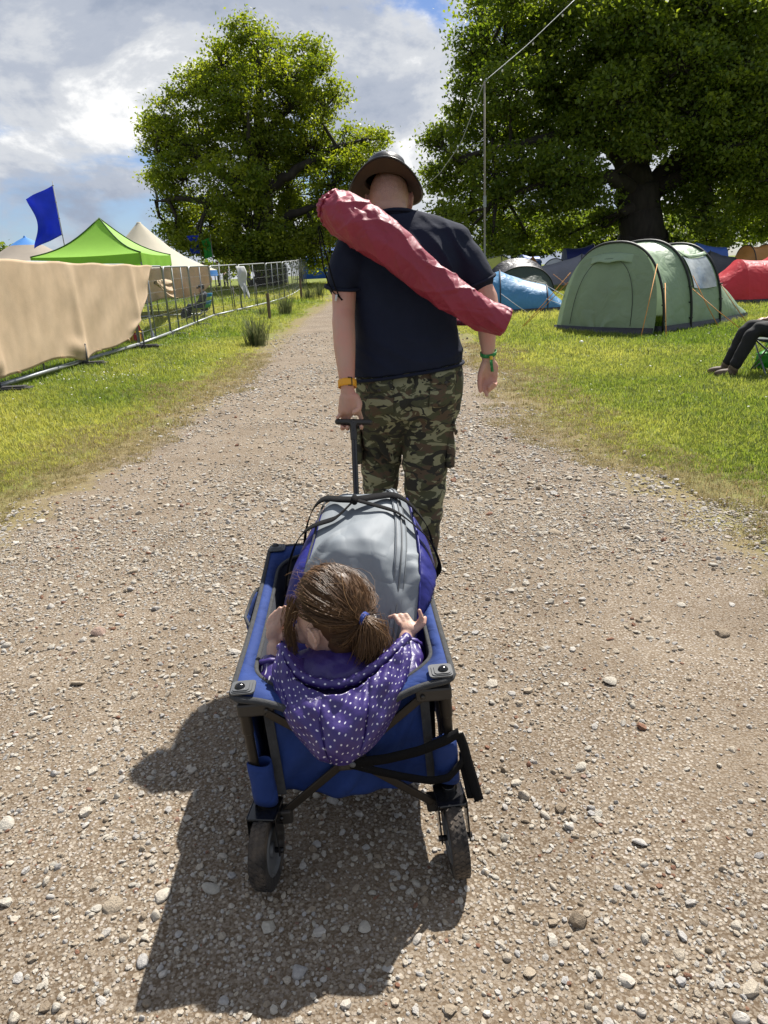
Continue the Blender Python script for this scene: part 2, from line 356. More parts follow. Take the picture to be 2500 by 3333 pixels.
def scatter(name, pts, rot, sc, cl, meshes, mat, parent=None):
    me = bpy.data.meshes.new(name); me.vertices.add(len(pts)); me.vertices.foreach_set('co', np.asarray(pts, float).ravel())
    for nm, ty, d in (('rt', 'FLOAT_VECTOR', rot), ('sc', 'FLOAT_VECTOR', sc), ('cl', 'FLOAT', cl)):
        a = me.attributes.new(nm, ty, 'POINT'); a.data.foreach_set('vector' if ty != 'FLOAT' else 'value', np.asarray(d, float).ravel())
    o = link(name, me, mat, parent)
    c = bpy.data.collections.new(name+'_shapes')
    for k, m in enumerate(meshes):
        if not m.materials: m.materials.append(mat)
        q = bpy.data.objects.new(f'{name}_shape', m); c.objects.link(q)
    t = bpy.data.node_groups.new(name, 'GeometryNodeTree'); t.interface.new_socket('Geometry', in_out='INPUT', socket_type='NodeSocketGeometry'); t.interface.new_socket('Geometry', in_out='OUTPUT', socket_type='NodeSocketGeometry')
    N = t.nodes; L = t.links; gi = N.new('NodeGroupInput'); go = N.new('NodeGroupOutput'); iop = N.new('GeometryNodeInstanceOnPoints'); ci = N.new('GeometryNodeCollectionInfo')
    ci.inputs[0].default_value = c; ci.inputs['Separate Children'].default_value = True; ci.inputs['Reset Children'].default_value = True
    def na(n, ty): x = N.new('GeometryNodeInputNamedAttribute'); x.data_type = ty; x.inputs[0].default_value = n; return x.outputs[0]
    e2r = N.new('FunctionNodeEulerToRotation'); L.new(na('rt', 'FLOAT_VECTOR'), e2r.inputs[0])
    m2p = N.new('GeometryNodeMeshToPoints'); L.new(gi.outputs[0], m2p.inputs[0]); L.new(m2p.outputs[0], iop.inputs['Points'])
    L.new(ci.outputs[0], iop.inputs['Instance']); iop.inputs['Pick Instance'].default_value = True
    L.new(e2r.outputs[0], iop.inputs['Rotation']); L.new(na('sc', 'FLOAT_VECTOR'), iop.inputs['Scale']); L.new(iop.outputs[0], go.inputs[0])
    md = o.modifiers.new('scatter', 'NODES'); md.node_group = t
    o['kind'] = 'stuff'; return o

PEB = [pebble_mesh(s, 2 if s < 3 else 1) for s in range(9)]
def gravel_points():
    P, S_ = [], []
    for y0, y1, x0, x1, dens, rmu in ((.3, 2.3, -1.9, 1.9, 9500, .0044), (2.3, 4.2, -2.7, 2.5, 5600, .0055), (4.2, 7.5, -2.6, 2.0, 1900, .0080), (7.5, 12, -2.5, 1.9, 420, .0115), (12, 18, -2.5, 1.9, 130, .014)):
        n = int((y1-y0)*(x1-x0)*dens); x = rng.uniform(x0, x1, n); y = rng.uniform(y0, y1, n); p = np.stack([x, y, 0*x], 1)
        e = edge_dist(x, y)+.25*sines(p, 21, 2.2, 3); keep = (e > 0.0) | (rng.random(n) < np.clip(.7+e*2.2, .06, .7)*(e > -.6))
        patch = sines(p, 13, 1.6, 4); keep &= rng.random(n) < np.clip(.72+.38*patch, .12, 1)
        r = rmu*np.exp(rng.normal(0, .48, n)); keep &= r < .03
        P.append(np.stack([x, y], 1)[keep]); S_.append(r[keep])
    return np.concatenate(P), np.concatenate(S_)
gp, gs = gravel_points(); n = len(gp)
gz = surf_z(gp[:, 0], gp[:, 1])
rot = np.stack([rng.normal(0, .25, n), rng.normal(0, .25, n), rng.uniform(0, 6.28, n)], 1)
gsc = gs[:, None]*rng.uniform(.75, 1.25, (n, 3))
gravel = tag(scatter('gravel', np.column_stack([gp, gz+gs*.18]), rot, gsc, rng.random(n), PEB, STONE_I), 'loose pale gravel strewn over the brown earth of the track', 'gravel')

BIG = [pebble_mesh(100+s, 2, .5, .3) for s in range(10)]
def stones():
    k = 0; spots = []
    named = [(-.70, 1.33, .034, .95), (-.09, 1.24, .022, .3), (.03, 1.20, .02, .7), (-.47, 1.37, .033, .9), (-.95, 1.15, .05, .3), (-.58, 1.18, .026, .9), (.95, 3.7, .05, .72), (-1.45, 1.98, .03, .99), (-1.10, 1.62, .04, .3), (-1.25, 2.75, .055, .35),
             (-.33, 3.1, .03, .7), (.78, 2.2, .04, .35), (.55, 1.75, .03, .7), (.62, 1.45, .03, .4), (.85, 1.18, .035, .35), (.46, 1.08, .025, .9), (-.38, 1.08, .02, .88), (1.32, 2.5, .045, .98)]
    for x, y, r, c in named: spots.append((x, y, r*.8))
    while len(spots) < 300:
        y = .55+rng.random()**1.25*4.2; x = rng.uniform(-.45-y*.62, .4+y*.6)
        if edge_dist(np.array([x]), np.array([y]))[0] < .05: continue
        spots.append((x, y, min(.036, (.0082+.0025*y)*math.exp(rng.normal(.0, .36)))))
    for x, y, r in spots:
        o = bpy.data.objects.new('stone', BIG[k % 10]); COL.objects.link(o); o.parent = track
        if not BIG[k % 10].materials: BIG[k % 10].materials.append(STONE_O)
        o.location = (x, y, float(surf_z([x], [y])[0])+r*.12); o.scale = (r, r*rng.uniform(.7, 1.1), r*rng.uniform(.6, 1)); o.rotation_euler = (rng.normal(0, .15), rng.normal(0, .15), rng.uniform(0, 6.28)); k += 1
stones()

# ---- grass blades
def clump(seed, nb, h, spread, lean=.5, w=.0035):
    g = np.random.default_rng(seed); mb = MB()
    for _ in range(nb):
        a = g.uniform(0, 6.28); c = np.array([g.normal(0, spread), g.normal(0, spread), 0]); hh = h*g.uniform(.5, 1.2); d = np.array([math.cos(a), math.sin(a), 0])
        s = np.array([-d[1], d[0], 0])*w*g.uniform(.7, 1.3); ln = lean*g.uniform(.2, 1.3)
        p1 = c + d*hh*ln*.35+np.array([0, 0, hh*.6]); p2 = c+d*hh*ln+np.array([0, 0, hh*(1-.25*ln)])
        mb.add([c-s, c+s, p1+s*.8, p1-s*.8, p2], [[0, 1, 2, 3], [3, 2, 4]])
    return raw_mesh('grass_shape', mb.arr(), mb.f)
GRASS = leaf_mat('grass_blade', (.11, .175, .03), (.37, .37, .10), .5, 'cl', 'INSTANCER', .55, .3)
STRAW = leaf_mat('straw_blade', (.15, .14, .04), (.31, .25, .13), .35, 'cl', 'INSTANCER', .6, .2)
def grass_points(y0, y1, x0, x1, dens, cond):
    n = int((y1-y0)*(x1-x0)*dens); x = rng.uniform(x0, x1, n); y = rng.uniform(y0, y1, n); e = edge_dist(x, y)+.25*sines(np.stack([x, y, 0*x], 1), 21, 2.2, 3); k = cond(e, x, y)
    return np.stack([x[k], y[k]], 1), e[k]
def make_grass():
    gm = [clump(s, 16, 1., .55, .6, .05) for s in range(6)]
    P = []; SC = []
    lim = lambda x, y: (np.abs(x+.0) < 1.0+.66*y)
    for y0, y1, x0, x1, dens, sc in ((2.2, 6, -5.4, 5.4, 620, .045), (6, 11, -7, 8.2, 300, .055), (11, 18, -7, 13, 120, .075), (18, 30, -8, 16, 42, .11), (30, 50, -14, 22, 12, .17)):
        p, e = grass_points(y0, y1, x0, x1, dens, lambda e, x, y: (e < -.28) & lim(x, y) & (rng.random(len(e)) < np.clip(-e*1.3, .22, 1)))
        P.append(p); SC.append(np.full(len(p), sc)*np.clip(.45+.55*np.clip(-edge_dist(p[:, 0], p[:, 1]), 0, 1.4)/1.0, .4, 1.25))
    P = np.concatenate(P); SC = np.concatenate(SC); n = len(P)
    pp = np.stack([P[:, 0], P[:, 1], 0*P[:, 0]], 1)
    cl = np.clip(.40+.24*sines(pp, 31, .8, 4)+.12*rng.normal(size=n)+.25*np.clip(1.2+edge_dist(P[:, 0], P[:, 1]), 0, 1), 0, 1)
    s3 = SC[:, None]*np.stack([rng.uniform(.9, 1.3, n), rng.uniform(.9, 1.3, n), rng.uniform(.6, 1.15, n)], 1)
    tag(scatter('grass', np.column_stack([P, surf_z(P[:, 0], P[:, 1])-.008]), np.stack([rng.normal(0, .1, n), rng.normal(0, .1, n), rng.uniform(0, 6.28, n)], 1), s3, cl, gm, GRASS), 'short sunlit green grass on both sides of the track', 'grass')
    p1, e1 = grass_points(2.2, 7, -5, 5, 620, lambda e, x, y: (e < .12) & (e > -.95) & lim(x, y)); p2, _ = grass_points(7, 14, -4, 4, 220, lambda e, x, y: (e < .1) & (e > -.9))
    P = np.concatenate([p1, p2]); n = len(P); sc = np.concatenate([np.full(len(p1), .03), np.full(len(p2), .045)])*rng.uniform(.6, 1.3, n)
    sm = [clump(50+s, 11, 1., .7, 1.25, .05) for s in range(5)]
    tag(scatter('dry_grass', np.column_stack([P, surf_z(P[:, 0], P[:, 1])-.004]), np.stack([0*sc, 0*sc, rng.uniform(0, 6.28, n)], 1), np.repeat(sc[:, None], 3, 1), rng.random(n), sm, STRAW), 'dry straw-coloured grass along the ragged track edges', 'dry grass')
make_grass()
# ================================================================ trees
BARK = M('oak_bark', (.04, .033, .026), .9, var=.35, vs=5, bump=.8, bs=14, stretch=(1, 1, .25))
OAKL = leaf_mat('oak_leaf', (.085, .14, .017), (.25, .29, .037), .56)
OAKR = leaf_mat('oak_leaf_dark', (.07, .122, .017), (.21, .265, .037), .56)
def leaves_mesh(name, centers, sizes, seed, updown=.5):
    g = np.random.default_rng(seed); n = len(centers)
    nn = g.normal(size=(n, 3)); nn[:, 2] += updown*np.abs(g.normal(size=n))*2; nn /= np.linalg.norm(nn, axis=1)[:, None]
    a = g.normal(size=(n, 3)); a -= (a*nn).sum(1)[:, None]*nn; a /= np.linalg.norm(a, axis=1)[:, None]; b = np.cross(nn, a)
    s = sizes[:, None]; V = np.empty((n, 4, 3))
    V[:, 0] = centers-a*s; V[:, 1] = centers+b*s*.62+nn*s*.18; V[:, 2] = centers+a*s*1.05; V[:, 3] = centers-b*s*.62+nn*s*.18
    me = bpy.data.meshes.new(name); me.vertices.add(4*n); me.vertices.foreach_set('co', V.ravel()); me.loops.add(4*n); me.loops.foreach_set('vertex_index', np.arange(4*n, dtype=np.int32))
    me.polygons.add(n); me.polygons.foreach_set('loop_start', np.arange(0, 4*n, 4, dtype=np.int32)); me.polygons.foreach_set('loop_total', np.full(n, 4, dtype=np.int32))
    me.update(); return me
def tree(name, label, base, lobes, limbs, nleaf, size, seed, leaf, clump_r=.55, group=None, trunk_r=None, twig=.035):
    """lobes: (x, y, z, rx, ry, rz) ; limbs: list of (points, radii), first one is the trunk - relative to base"""
    g = np.random.default_rng(seed); root = thing(name, label, 'tree', base, 0, group)
    tr = MB(); pts = []
    for P, r in limbs:
        P = np.array(P, float); t = np.linspace(0, len(P)-1, (len(P)-1)*5+1); Q = np.stack([np.interp(t, range(len(P)), P[:, k]) for k in range(3)], 1); rr = np.interp(t, range(len(P)), r)
        Q[1:-1] += g.normal(0, 1, (len(Q)-2, 3))*rr[1:-1, None]*.22; tr.tube(Q, rr, 12); pts.append(Q[len(Q)//4:])
    pts = np.concatenate(pts); vol = np.array([l[3]*l[4]*l[5] for l in lobes])**(2/3); cnt = (vol/vol.sum()*nleaf).astype(int); C = []; RN = []
    for l, k in zip(lobes, cnt):
        c = np.array(l[:3]); r = np.array(l[3:6])*.94; nc = max(5, int(k/75)); hub = None; d = g.normal(size=(nc, 3)); d /= np.linalg.norm(d, axis=1)[:, None]
        cc = c + d*r*(g.uniform(.3, 1.0, nc)**.55)[:, None]
        if twig: j = np.argmin(((pts-c)**2).sum(1)); a = pts[j]; hub = c-np.array([0, 0, .25*r[2]]); mid = (a+hub)/2+g.normal(0, .3, 3); hubs = np.array([a+(mid-a)*t for t in (.4, .7, 1)]+[mid+(hub-mid)*t for t in (.35, .7, 1)]); tr.tube([a, mid, hub, hub+(c-hub)*.8], [twig*3.2, twig*2.6, twig*1.7, twig*.8], 6, False)
        for q in cc:
            m = int(k/nc); sg = clump_r*g.uniform(.55, 1.25); o = g.normal(0, 1, (m, 3))*np.array([1, 1, .55])*sg; C.append(q+o)
            RN.append(np.clip(g.uniform(.15, .7)+g.normal(0, .16, m), 0, 1))
            if twig:
                j = np.argmin(((hubs-q)**2).sum(1)); a = hubs[j]; mid = (a+q)/2+g.normal(0, .18, 3)+np.array([0, 0, .1]); tr.tube([a, mid, q], [twig*1.2, twig*.8, twig*.35], 4, False)
    C = np.concatenate(C); RN = np.concatenate(RN)
    low = C[:, 2] > .3; C = C[low]; RN = RN[low]
    me = leaves_mesh('crown', C, size*g.uniform(.6, 1.3, len(C)), seed+1); at_ = me.attributes.new('rnd', 'FLOAT', 'FACE'); at_.data.foreach_set('value', RN); link('crown', me, leaf, root)
    build('trunk', tr, BARK, root, True, local=True)
    return root
# ---- placed
OAK_A = [(-3.6,-2.2,2.6,1.7,1.5,.9), (-1.2,-2.8,2.3,1.7,1.5,.9), (1.6,-2.6,2.2,1.7,1.5,.9), (3.8,-2.2,2.6,1.5,1.4,.9), (-5.2,-.8,3.4,1.3,1.2,.9), (0.51,-2.49,13.37,1.18,1.3,1.0), (-1.15,-1.58,12.34,1.3,1.43,1.11), (0.89,1.81,13.25,1.86,2.05,1.58), (3.77,0.49,12.8,1.36,1.5,1.16), (4.61,-2.44,11.67,0.77,0.85,0.66), (-3.5,-0.4,11.31,1.26,1.38,1.07), (-2.05,-0.13,11.79,1.26,1.39,1.07), (-0.57,-2.04,10.53,2.09,2.3,1.78), (2.04,1.41,10.97,2.26,2.48,1.92), (4.65,-2.32,9.95,1.31,1.44,1.11), (-4.9,-0.65,9.88,1.26,1.39,1.07), (-3.19,0.1,8.96,2.04,2.24,1.73), (0.2,-0.42,8.56,2.57,2.83,2.19), (3.23,0.52,8.42,2.25,2.48,1.92), (5.25,1.43,8.13,1.73,1.9,1.47), (7.0,2.74,8.61,1.18,1.3,1.0), (7.73,-1.3,8.27,0.63,0.7,0.54), (-6.15,0.89,9.38,0.84,0.93,0.72), (-6.02,1.18,8.23,1.05,1.15,0.89), (-4.07,-1.24,6.8,1.82,2.01,1.55), (-0.93,-2.99,5.81,2.3,2.53,1.95), (1.46,2.84,6.34,2.6,2.86,2.21), (4.67,-1.21,5.93,1.84,2.03,1.57), (6.37,-1.12,6.71,1.29,1.41,1.09), (-6.96,2.35,6.83,0.79,0.87,0.67), (-5.43,0.51,5.68,1.15,1.26,0.97), (-5.05,-0.17,4.37,1.04,1.15,0.89), (-3.55,1.64,4.25,1.98,2.18,1.68), (-0.13,-2.82,3.48,2.17,2.39,1.84), (2.0,1.24,3.61,2.17,2.39,1.85), (4.33,-0.76,4.1,1.7,1.87,1.44), (-3.57,-2.45,2.79,0.73,0.81,0.62), (-5.78,0.96,4.12,0.78,0.86,0.66), (-2.38,2.59,2.16,1.64,1.8,1.39), (0.85,-1.76,1.92,1.5,1.65,1.27), (2.91,0.78,2.07,1.38,1.52,1.18), (4.37,-1.21,1.6,0.76,0.84,0.65), (-5.21,1.45,9.09,1.33,1.46,1.13), (-0.6,1.33,12.54,1.3,1.43,1.1), (2.63,-1.69,11.55,1.4,1.53,1.19)]
OAK_B = [(-1.6,-4.2,6.6,2.2,1.6,1.3), (-3.4,-4.4,8.6,2.3,1.7,1.4), (.6,-4.5,7.6,2.2,1.6,1.3), (2.6,-4.2,6.2,2.1,1.6,1.2), (-.6,-4.8,9.8,2.4,1.7,1.5), (2,-4.6,9.2,2.2,1.6,1.4), (-5.6,-4,5.4,2.0,1.5,1.1), (4.6,-4.4,7.6,2.2,1.6,1.4), (-2.8,-4.4,11.6,2.4,1.8,1.5), (1,-4.6,12,2.4,1.8,1.5), (5,-3.8,4.6,1.9,1.5,.9), (-4.4,-3.6,4.0,1.5,1.2,.8), (-9.22,2.64,14.3,1.47,1.61,1.25), (-9.75,1.26,12.17,1.36,1.5,1.16), (-9.39,1.46,10.56,1.56,1.71,1.32), (-10.49,2.56,8.8,1.44,1.58,1.22), (-11.71,-0.57,7.24,1.02,1.12,0.86), (-11.68,2.07,5.85,1.09,1.2,0.93), (-10.66,3.03,6.25,1.67,1.84,1.42), (-11.7,-3.18,3.61,0.9,0.99,0.76), (-9.96,2.8,4.15,1.69,1.85,1.43), (-10.95,-0.85,2.46,0.79,0.86,0.67), (-8.31,-0.16,12.31,1.81,1.99,1.53), (-8.43,-2.83,9.43,1.89,2.07,1.6), (-8.67,1.59,8.24,1.95,2.14,1.65), (-8.84,-1.66,5.6,1.84,2.02,1.56), (-7.68,2.97,3.89,1.89,2.07,1.6), (-9.18,-1.8,2.18,1.03,1.13,0.87), (-6.22,0.49,13.26,2.15,2.37,1.83), (-5.95,-0.8,10.64,2.13,2.34,1.81), (-6.0,0.9,8.63,2.26,2.48,1.92), (-7.0,-2.43,5.73,1.64,1.8,1.39), (-6.33,-2.56,3.88,1.33,1.46,1.13), (-6.35,1.98,2.56,1.12,1.23,0.95), (-3.55,2.02,15.04,2.54,2.8,2.16), (-3.34,0.54,12.16,2.51,2.76,2.13), (-2.59,3.37,10.23,2.54,2.8,2.16), (-4.58,-2.35,6.96,1.79,1.97,1.52), (-3.25,2.81,5.06,1.3,1.44,1.11), (-2.31,-2.65,12.71,2.46,2.7,2.09), (0.32,3.72,11.77,2.72,2.99,2.31), (-0.24,0.99,8.4,2.1,2.31,1.78), (1.41,0.85,12.77,2.69,2.96,2.29), (3.15,3.76,10.71,2.75,3.02,2.33), (2.63,2.3,7.72,2.36,2.59,2.0), (3.56,2.32,5.56,1.84,2.03,1.57), (2.04,-3.57,12.26,2.41,2.65,2.05), (3.59,-1.05,10.61,2.45,2.7,2.08), (2.5,-3.32,7.77,2.21,2.43,1.88), (2.99,-2.45,5.59,1.98,2.17,1.68), (2.33,-2.29,3.06,1.35,1.48,1.15), (7.33,2.87,12.8,2.83,3.11,2.4), (4.9,-2.99,8.85,2.37,2.61,2.02), (5.41,-1.63,6.65,2.33,2.57,1.98), (5.97,-0.06,4.53,2.11,2.33,1.8), (6.23,2.8,3.45,1.7,1.87,1.45), (8.88,3.72,2.69,1.55,1.71,1.32), (4.38,1.66,1.9,1.03,1.13,0.87), (6.86,-2.29,10.03,2.55,2.81,2.17), (8.74,0.36,7.6,2.61,2.87,2.22), (9.56,1.65,4.56,2.38,2.62,2.03), (-8.04,-3.59,13.92,2.07,2.28,1.76), (-2.14,1.44,16.46,2.81,3.09,2.39), (0.28,-1.05,14.96,2.67,2.94,2.27), (4.52,0.72,15.67,2.78,3.06,2.37), (8.02,1.36,14.22,2.7,2.97,2.29), (-4.46,1.35,2.44,1.01,1.11,0.86), (1.73,0.18,4.09,1.42,1.56,1.21), (-2.56,0.44,2.98,1.08,1.19,0.92)]
tree('oak_tree', 'tall broad green oak standing behind the left-hand mesh fence', (-6.86, 48, .75), OAK_A,
     [([(0, 0, -.2), (.22, 0, 1.8), (.35, 0, 3.6), (.32, .2, 6.8), (.37, 0, 9.1), (.66, 0, 11), (.76, .2, 13.4)], [1.05, .72, .66, .52, .36, .22, .08]),
      ([(.3, 0, 4.6), (-1.2, -.6, 6), (-2.5, -.8, 7), (-3.8, -.8, 8.3), (-5.4, -.5, 9.2)], [.4, .3, .24, .16, .06]),
      ([(.32, 0, 5.6), (1.5, -.5, 6.2), (2.8, -.8, 6.8), (5.1, -.6, 7.9), (6.6, 0, 8.3)], [.4, .3, .25, .15, .06]),
      ([(.35, 0, 8), (-.6, -.4, 9.8), (-1.6, .3, 11.6), (-2.6, .4, 12.6)], [.3, .22, .14, .05]), ([(.35, 0, 8.4), (1.8, .5, 9.9), (3.5, .5, 11.2), (4.2, .4, 12.4)], [.28, .22, .14, .05]),
      ([(.3, 0, 3.6), (-1.8, -1.2, 4.8), (-4.2, -1.4, 5.4), (-6, -1.2, 5.3)], [.34, .24, .16, .05]), ([(.3, 0, 3.4), (2, -1, 4.2), (4.5, -1, 4.9), (6, -.8, 5.6)], [.32, .24, .15, .05]), ([(.3, 0, 5), (.6, 2.2, 6.5), (.4, 4, 8.4)], [.35, .25, .08]), ([(.3, 0, 5.4), (0, -2, 7), (.3, -3.2, 9.4)], [.32, .22, .07])],
     120000, .10, 5, OAKL, .38)
tree('oak_tree', 'huge dark oak with a thick trunk behind the green tent', (15.88, 44, .65), OAK_B,
     [([(0, 0, -.3), (-.1, 0, .8), (-.2, 0, 2.2), (-.41, 0, 3.6), (-.9, 0, 5.5), (-1.4, 0, 8), (-2.2, .2, 10.2), (-3, .2, 12.8), (-3.4, .2, 15)], [1.75, 1.4, 1.28, 1.2, .95, .75, .55, .36, .1]),
      ([(-.3, 0, 3.4), (.68, .2, 5.0), (2.46, .3, 6.7), (3.86, .2, 8), (5.6, .2, 9.6)], [.75, .6, .45, .32, .12]),
      ([(-.7, 0, 5.0), (-2.2, -.8, 6.6), (-3.9, -1.3, 7.1), (-5.1, -1.4, 7.3), (-6.9, -1.2, 7.1), (-9.6, -.6, 6.8)], [.6, .5, .4, .32, .22, .07]),
      ([(-1.3, 0, 7.4), (-2.6, .3, 8.4), (-3.85, .5, 9.1), (-7.3, .8, 10.5), (-9.2, .8, 11.5)], [.5, .4, .34, .18, .06]), ([(-1, 0, 6.3), (.8, 0, 7.9), (1.8, 0, 9.8), (2.7, .3, 11.5), (3, .2, 13.4)], [.5, .42, .32, .22, .08]),
      ([(0.3, 0, 4.4), (2.6, -1.2, 5.4), (5.8, -1.6, 6.1), (8.2, -1.2, 6.8)], [.5, .4, .26, .1]), ([(-.4, 0, 3.2), (-1.3, -.9, 3.5), (-1.9, -1.2, 3.3)], [.42, .34, .2]), ([(-.6, 0, 4.6), (-3, -2.6, 5), (-6.6, -3, 4.8), (-9, -2, 4.2)], [.45, .34, .2, .06]), ([(-.5, 0, 5), (.4, 3, 6.6), (1.2, 5, 9)], [.5, .35, .1])],
     250000, .115, 9, OAKR, .45)
FOL2 = leaf_mat('hedge_leaf', (.07, .12, .018), (.20, .25, .04), .5)
def small_tree(label, x, y, h, w, seed, n=9000, group='trees along the far edge of the field', size=.22):
    g = np.random.default_rng(seed); z = float(ground_z(y)); L_ = []
    for _ in range(11): L_.append((g.uniform(-.6, .6)*w, g.uniform(-.5, .5)*w, h*g.uniform(.3, .85), w*g.uniform(.28, .45), w*g.uniform(.28, .45), h*g.uniform(.15, .26)))
    return tree('field_tree', label, (x, y, z), L_, [([(0, 0, -.2), (.1, 0, h*.35), (0, .1, h*.85)], [.05*h, .035*h, .01*h])], n, size, seed, FOL2, .6, group, twig=.03)
small_tree('low bushy tree beyond the lime and grey tents', 14.5, 78, 5.2, 5.5, 41)
small_tree('mid green tree beyond the dark dome tent', 21, 82, 5.8, 6, 42)
small_tree('wide dark tree behind the big oak trunk', 28.5, 80, 6.0, 6.5, 43)
small_tree('rounded tree between the oak trunk and the orange tent', 37, 84, 5.6, 6.5, 44)
small_tree('pale yellow-green tree above the orange tent', 43.5, 82, 6.6, 6, 45)
small_tree('tiny dark treetop at the far left beside the blue-topped tent', -41, 85, 5.6, 2.6, 46, 4000)
small_tree('hazy dark tree far behind the mesh fence and crowd', -19, 110, 4.6, 8, 47, 7000)
small_tree('hazy round tree right of the tall left oak', 4.5, 115, 4.0, 8, 48, 7000)
# ================================================================ left side: fence, hessian, stalls, flags
GALV = M('galvanised_steel', (.34, .36, .37), .5, .6, var=.12, vs=20)
WIRE = M('fence_wire', (.30, .32, .33), .55, .5)
RUB = M('recycled_rubber', (.035, .034, .033), .9, var=.4, vs=30, bump=.4, bs=60)
YEL = M('yellow_plastic', (.75, .52, .03), .5)
HESS = M('hessian_cloth', (.78, .585, .385), .9, var=.10, vs=3, bump=.25, bs=60, trans=.22, col2=(.84, .64, .43), c2s=2.2, c2t=(.4, .65))
WOOD = M('weathered_post', (.16, .115, .07), .9, var=.35, vs=10, bump=.6, bs=25, stretch=(3, 3, .4))
gz1 = lambda y: float(ground_z(y))

def fence_panel(a, b, label, h=1.9, mids=(.5,), wires=True):
    a = np.array(a, float); b = np.array(b, float); h = float(np.interp((a[1]+b[1])/2, [10, 18, 30], [1.82, 1.70, 1.64])); Ln = np.linalg.norm(b-a); ang = math.atan2(b[1]-a[1], b[0]-a[0])
    root = thing('mesh_fence_panel', label, 'fence', (a[0], a[1], gz1(a[1])), ang, 'mesh fence panels beside the track')
    dz = gz1(b[1])-gz1(a[1]); Z = lambda x: dz*x/Ln; x0, x1 = .03, Ln-.03; rc = .16
    arc = lambda cx, cz, t0, t1: [(cx+rc*math.cos(t), 0, cz+rc*math.sin(t)) for t in np.linspace(t0, t1, 6)]
    top = [(x0, 0, .05)] + [(p[0], 0, p[2]+Z(p[0])) for p in arc(x0+rc, h-rc, math.pi, math.pi/2)] + [(p[0], 0, p[2]+Z(p[0])) for p in arc(x1-rc, h-rc, math.pi/2, 0)] + [(x1, 0, .05+dz)]
    build('frame', MB().tube(top, .021, 8), GALV, root, True, local=True)
    build('bottom_rail', MB().tube([(x0, 0, .13), (Ln/2, 0, .13+dz/2), (x1, 0, .13+dz)], .034, 8), GALV, root, True, local=True)
    for m in mids: build('upright', MB().tube([(m*Ln, 0, .13+Z(m*Ln)), (m*Ln, 0, h+Z(m*Ln))], .017, 8), GALV, root, True, local=True)
    if wires:
        w = MB()
        for x in np.arange(x0+.1, x1, .1): w.tube([(x, .004, .15+Z(x)), (x, .004, h-.03+Z(x))], .0016, 3, False)
        for z in np.arange(.35, h-.1, .26): w.tube([(x0, -.004, z+Z(x0)), (x1, -.004, z+Z(x1))], .0024, 3, False)
        build('wire_mesh', w, WIRE, root, True, local=True)['kind'] = 'stuff'
    return root
J = [(-5.35, 4.4), (-5.36, 7.3), (-5.38, 10.2), (-5.28, 13.0), (-5.12, 15.8), (-5.16, 18.5), (-5.24, 21.4), (-5.3, 24.4), (-4.85, 27.1), (-4.3, 30.3), (-4.0, 33.4), (-3.95, 36.5), (-4.0, 39.6), (-4.1, 42.7), (-4.1, 46)]
FL_ = ['mesh fence panel nearest the camera, wholly behind the hessian sheet', 'mesh fence panel behind the near part of the hessian', 'mesh fence panel behind the middle of the hessian sheet', 'mesh fence panel at the gathered end of the hessian sheet',
       'bare mesh fence panel just beyond the gathered hessian end', 'bare mesh fence panel in front of the backpack on the grass', 'bare mesh fence panel in front of the man in the camp chair', 'bare mesh fence panel just left of the hanging white rag',
       'bare mesh fence panel just right of the hanging white rag', 'mesh fence panel in front of the big black box', 'far mesh fence panel right of the big black box', 'small far mesh fence panel, fourth from the end of the row', 'small far mesh fence panel, third from the end of the row', 'last distant mesh fence panel beside the man\'s left arm']
for k in range(len(J)-1): fence_panel(J[k], J[k+1], FL_[k], mids=(.33, .67) if k > 3 and k % 2 else (.5,), wires=True)
def foot(x, y, label, tip=False, rz=.05):
    r = thing('rubber_block', label, 'block', (x, y, gz1(y)-.01), rz, 'rubber feet under the mesh fence')
    b = MB(); b.box((0, 0, .055), (.66, .2, .1)); b.box((0, 0, .112), (.52, .15, .03)); o = build('block', b, RUB, r, local=True, bevel=.012)
    if tip: build('end_cap', MB().box((.345, 0, .06), (.03, .17, .085)), YEL, r, local=True, bevel=.008)
    return r
ft = [('rubber fence foot at the left edge under the hessian', 0), ('rubber fence foot under the middle of the hessian', 0), ('rubber fence foot under the gathered end of the hessian', 0), ('yellow-tipped fence foot just past the hessian', 1), ('fence foot beside the backpack and camp chair', 0), ('yellow-tipped fence foot below the man in the camp chair', 1), ('fence foot under the white rag', 0), ('fence foot left of the big black box', 0), ('far fence foot beyond the rush tussocks', 0)]
for k, (lb, tp) in enumerate(ft): foot(J[k+2][0]+.12, J[k+2][1], lb, tp, .08-.03*k)
STK = M('dull_steel', (.12, .12, .125), .6, .3)
# dark stakes bracing the joints
for k, (x, y, lb) in enumerate([(-5.16, 12.95, 'dark steel stake under the middle of the hessian'), (-5.0, 15.75, 'dark steel stake at the gathered hessian end'), (-5.12, 21.3, 'dark stake beside the camp chair fence joint'), (-4.95, 26.3, 'dark stake below the white rag'), (-4.5, 28.6, 'dark stake right of the white rag')]):
    r = thing('fence_stake', lb, 'stake', (x, y, gz1(y)), 0, 'dark stakes along the mesh fence')
    b = MB(); b.tube([(0, 0, -.05), (.0, 0, .95 if k > 1 else .42)], .018, 8); build('shaft', b, STK, r, True, local=True)
    build('cap', MB().ell((0, 0, .95 if k > 1 else .42), (.022, .022, .018), 8, 6), STK, r, True, local=True)

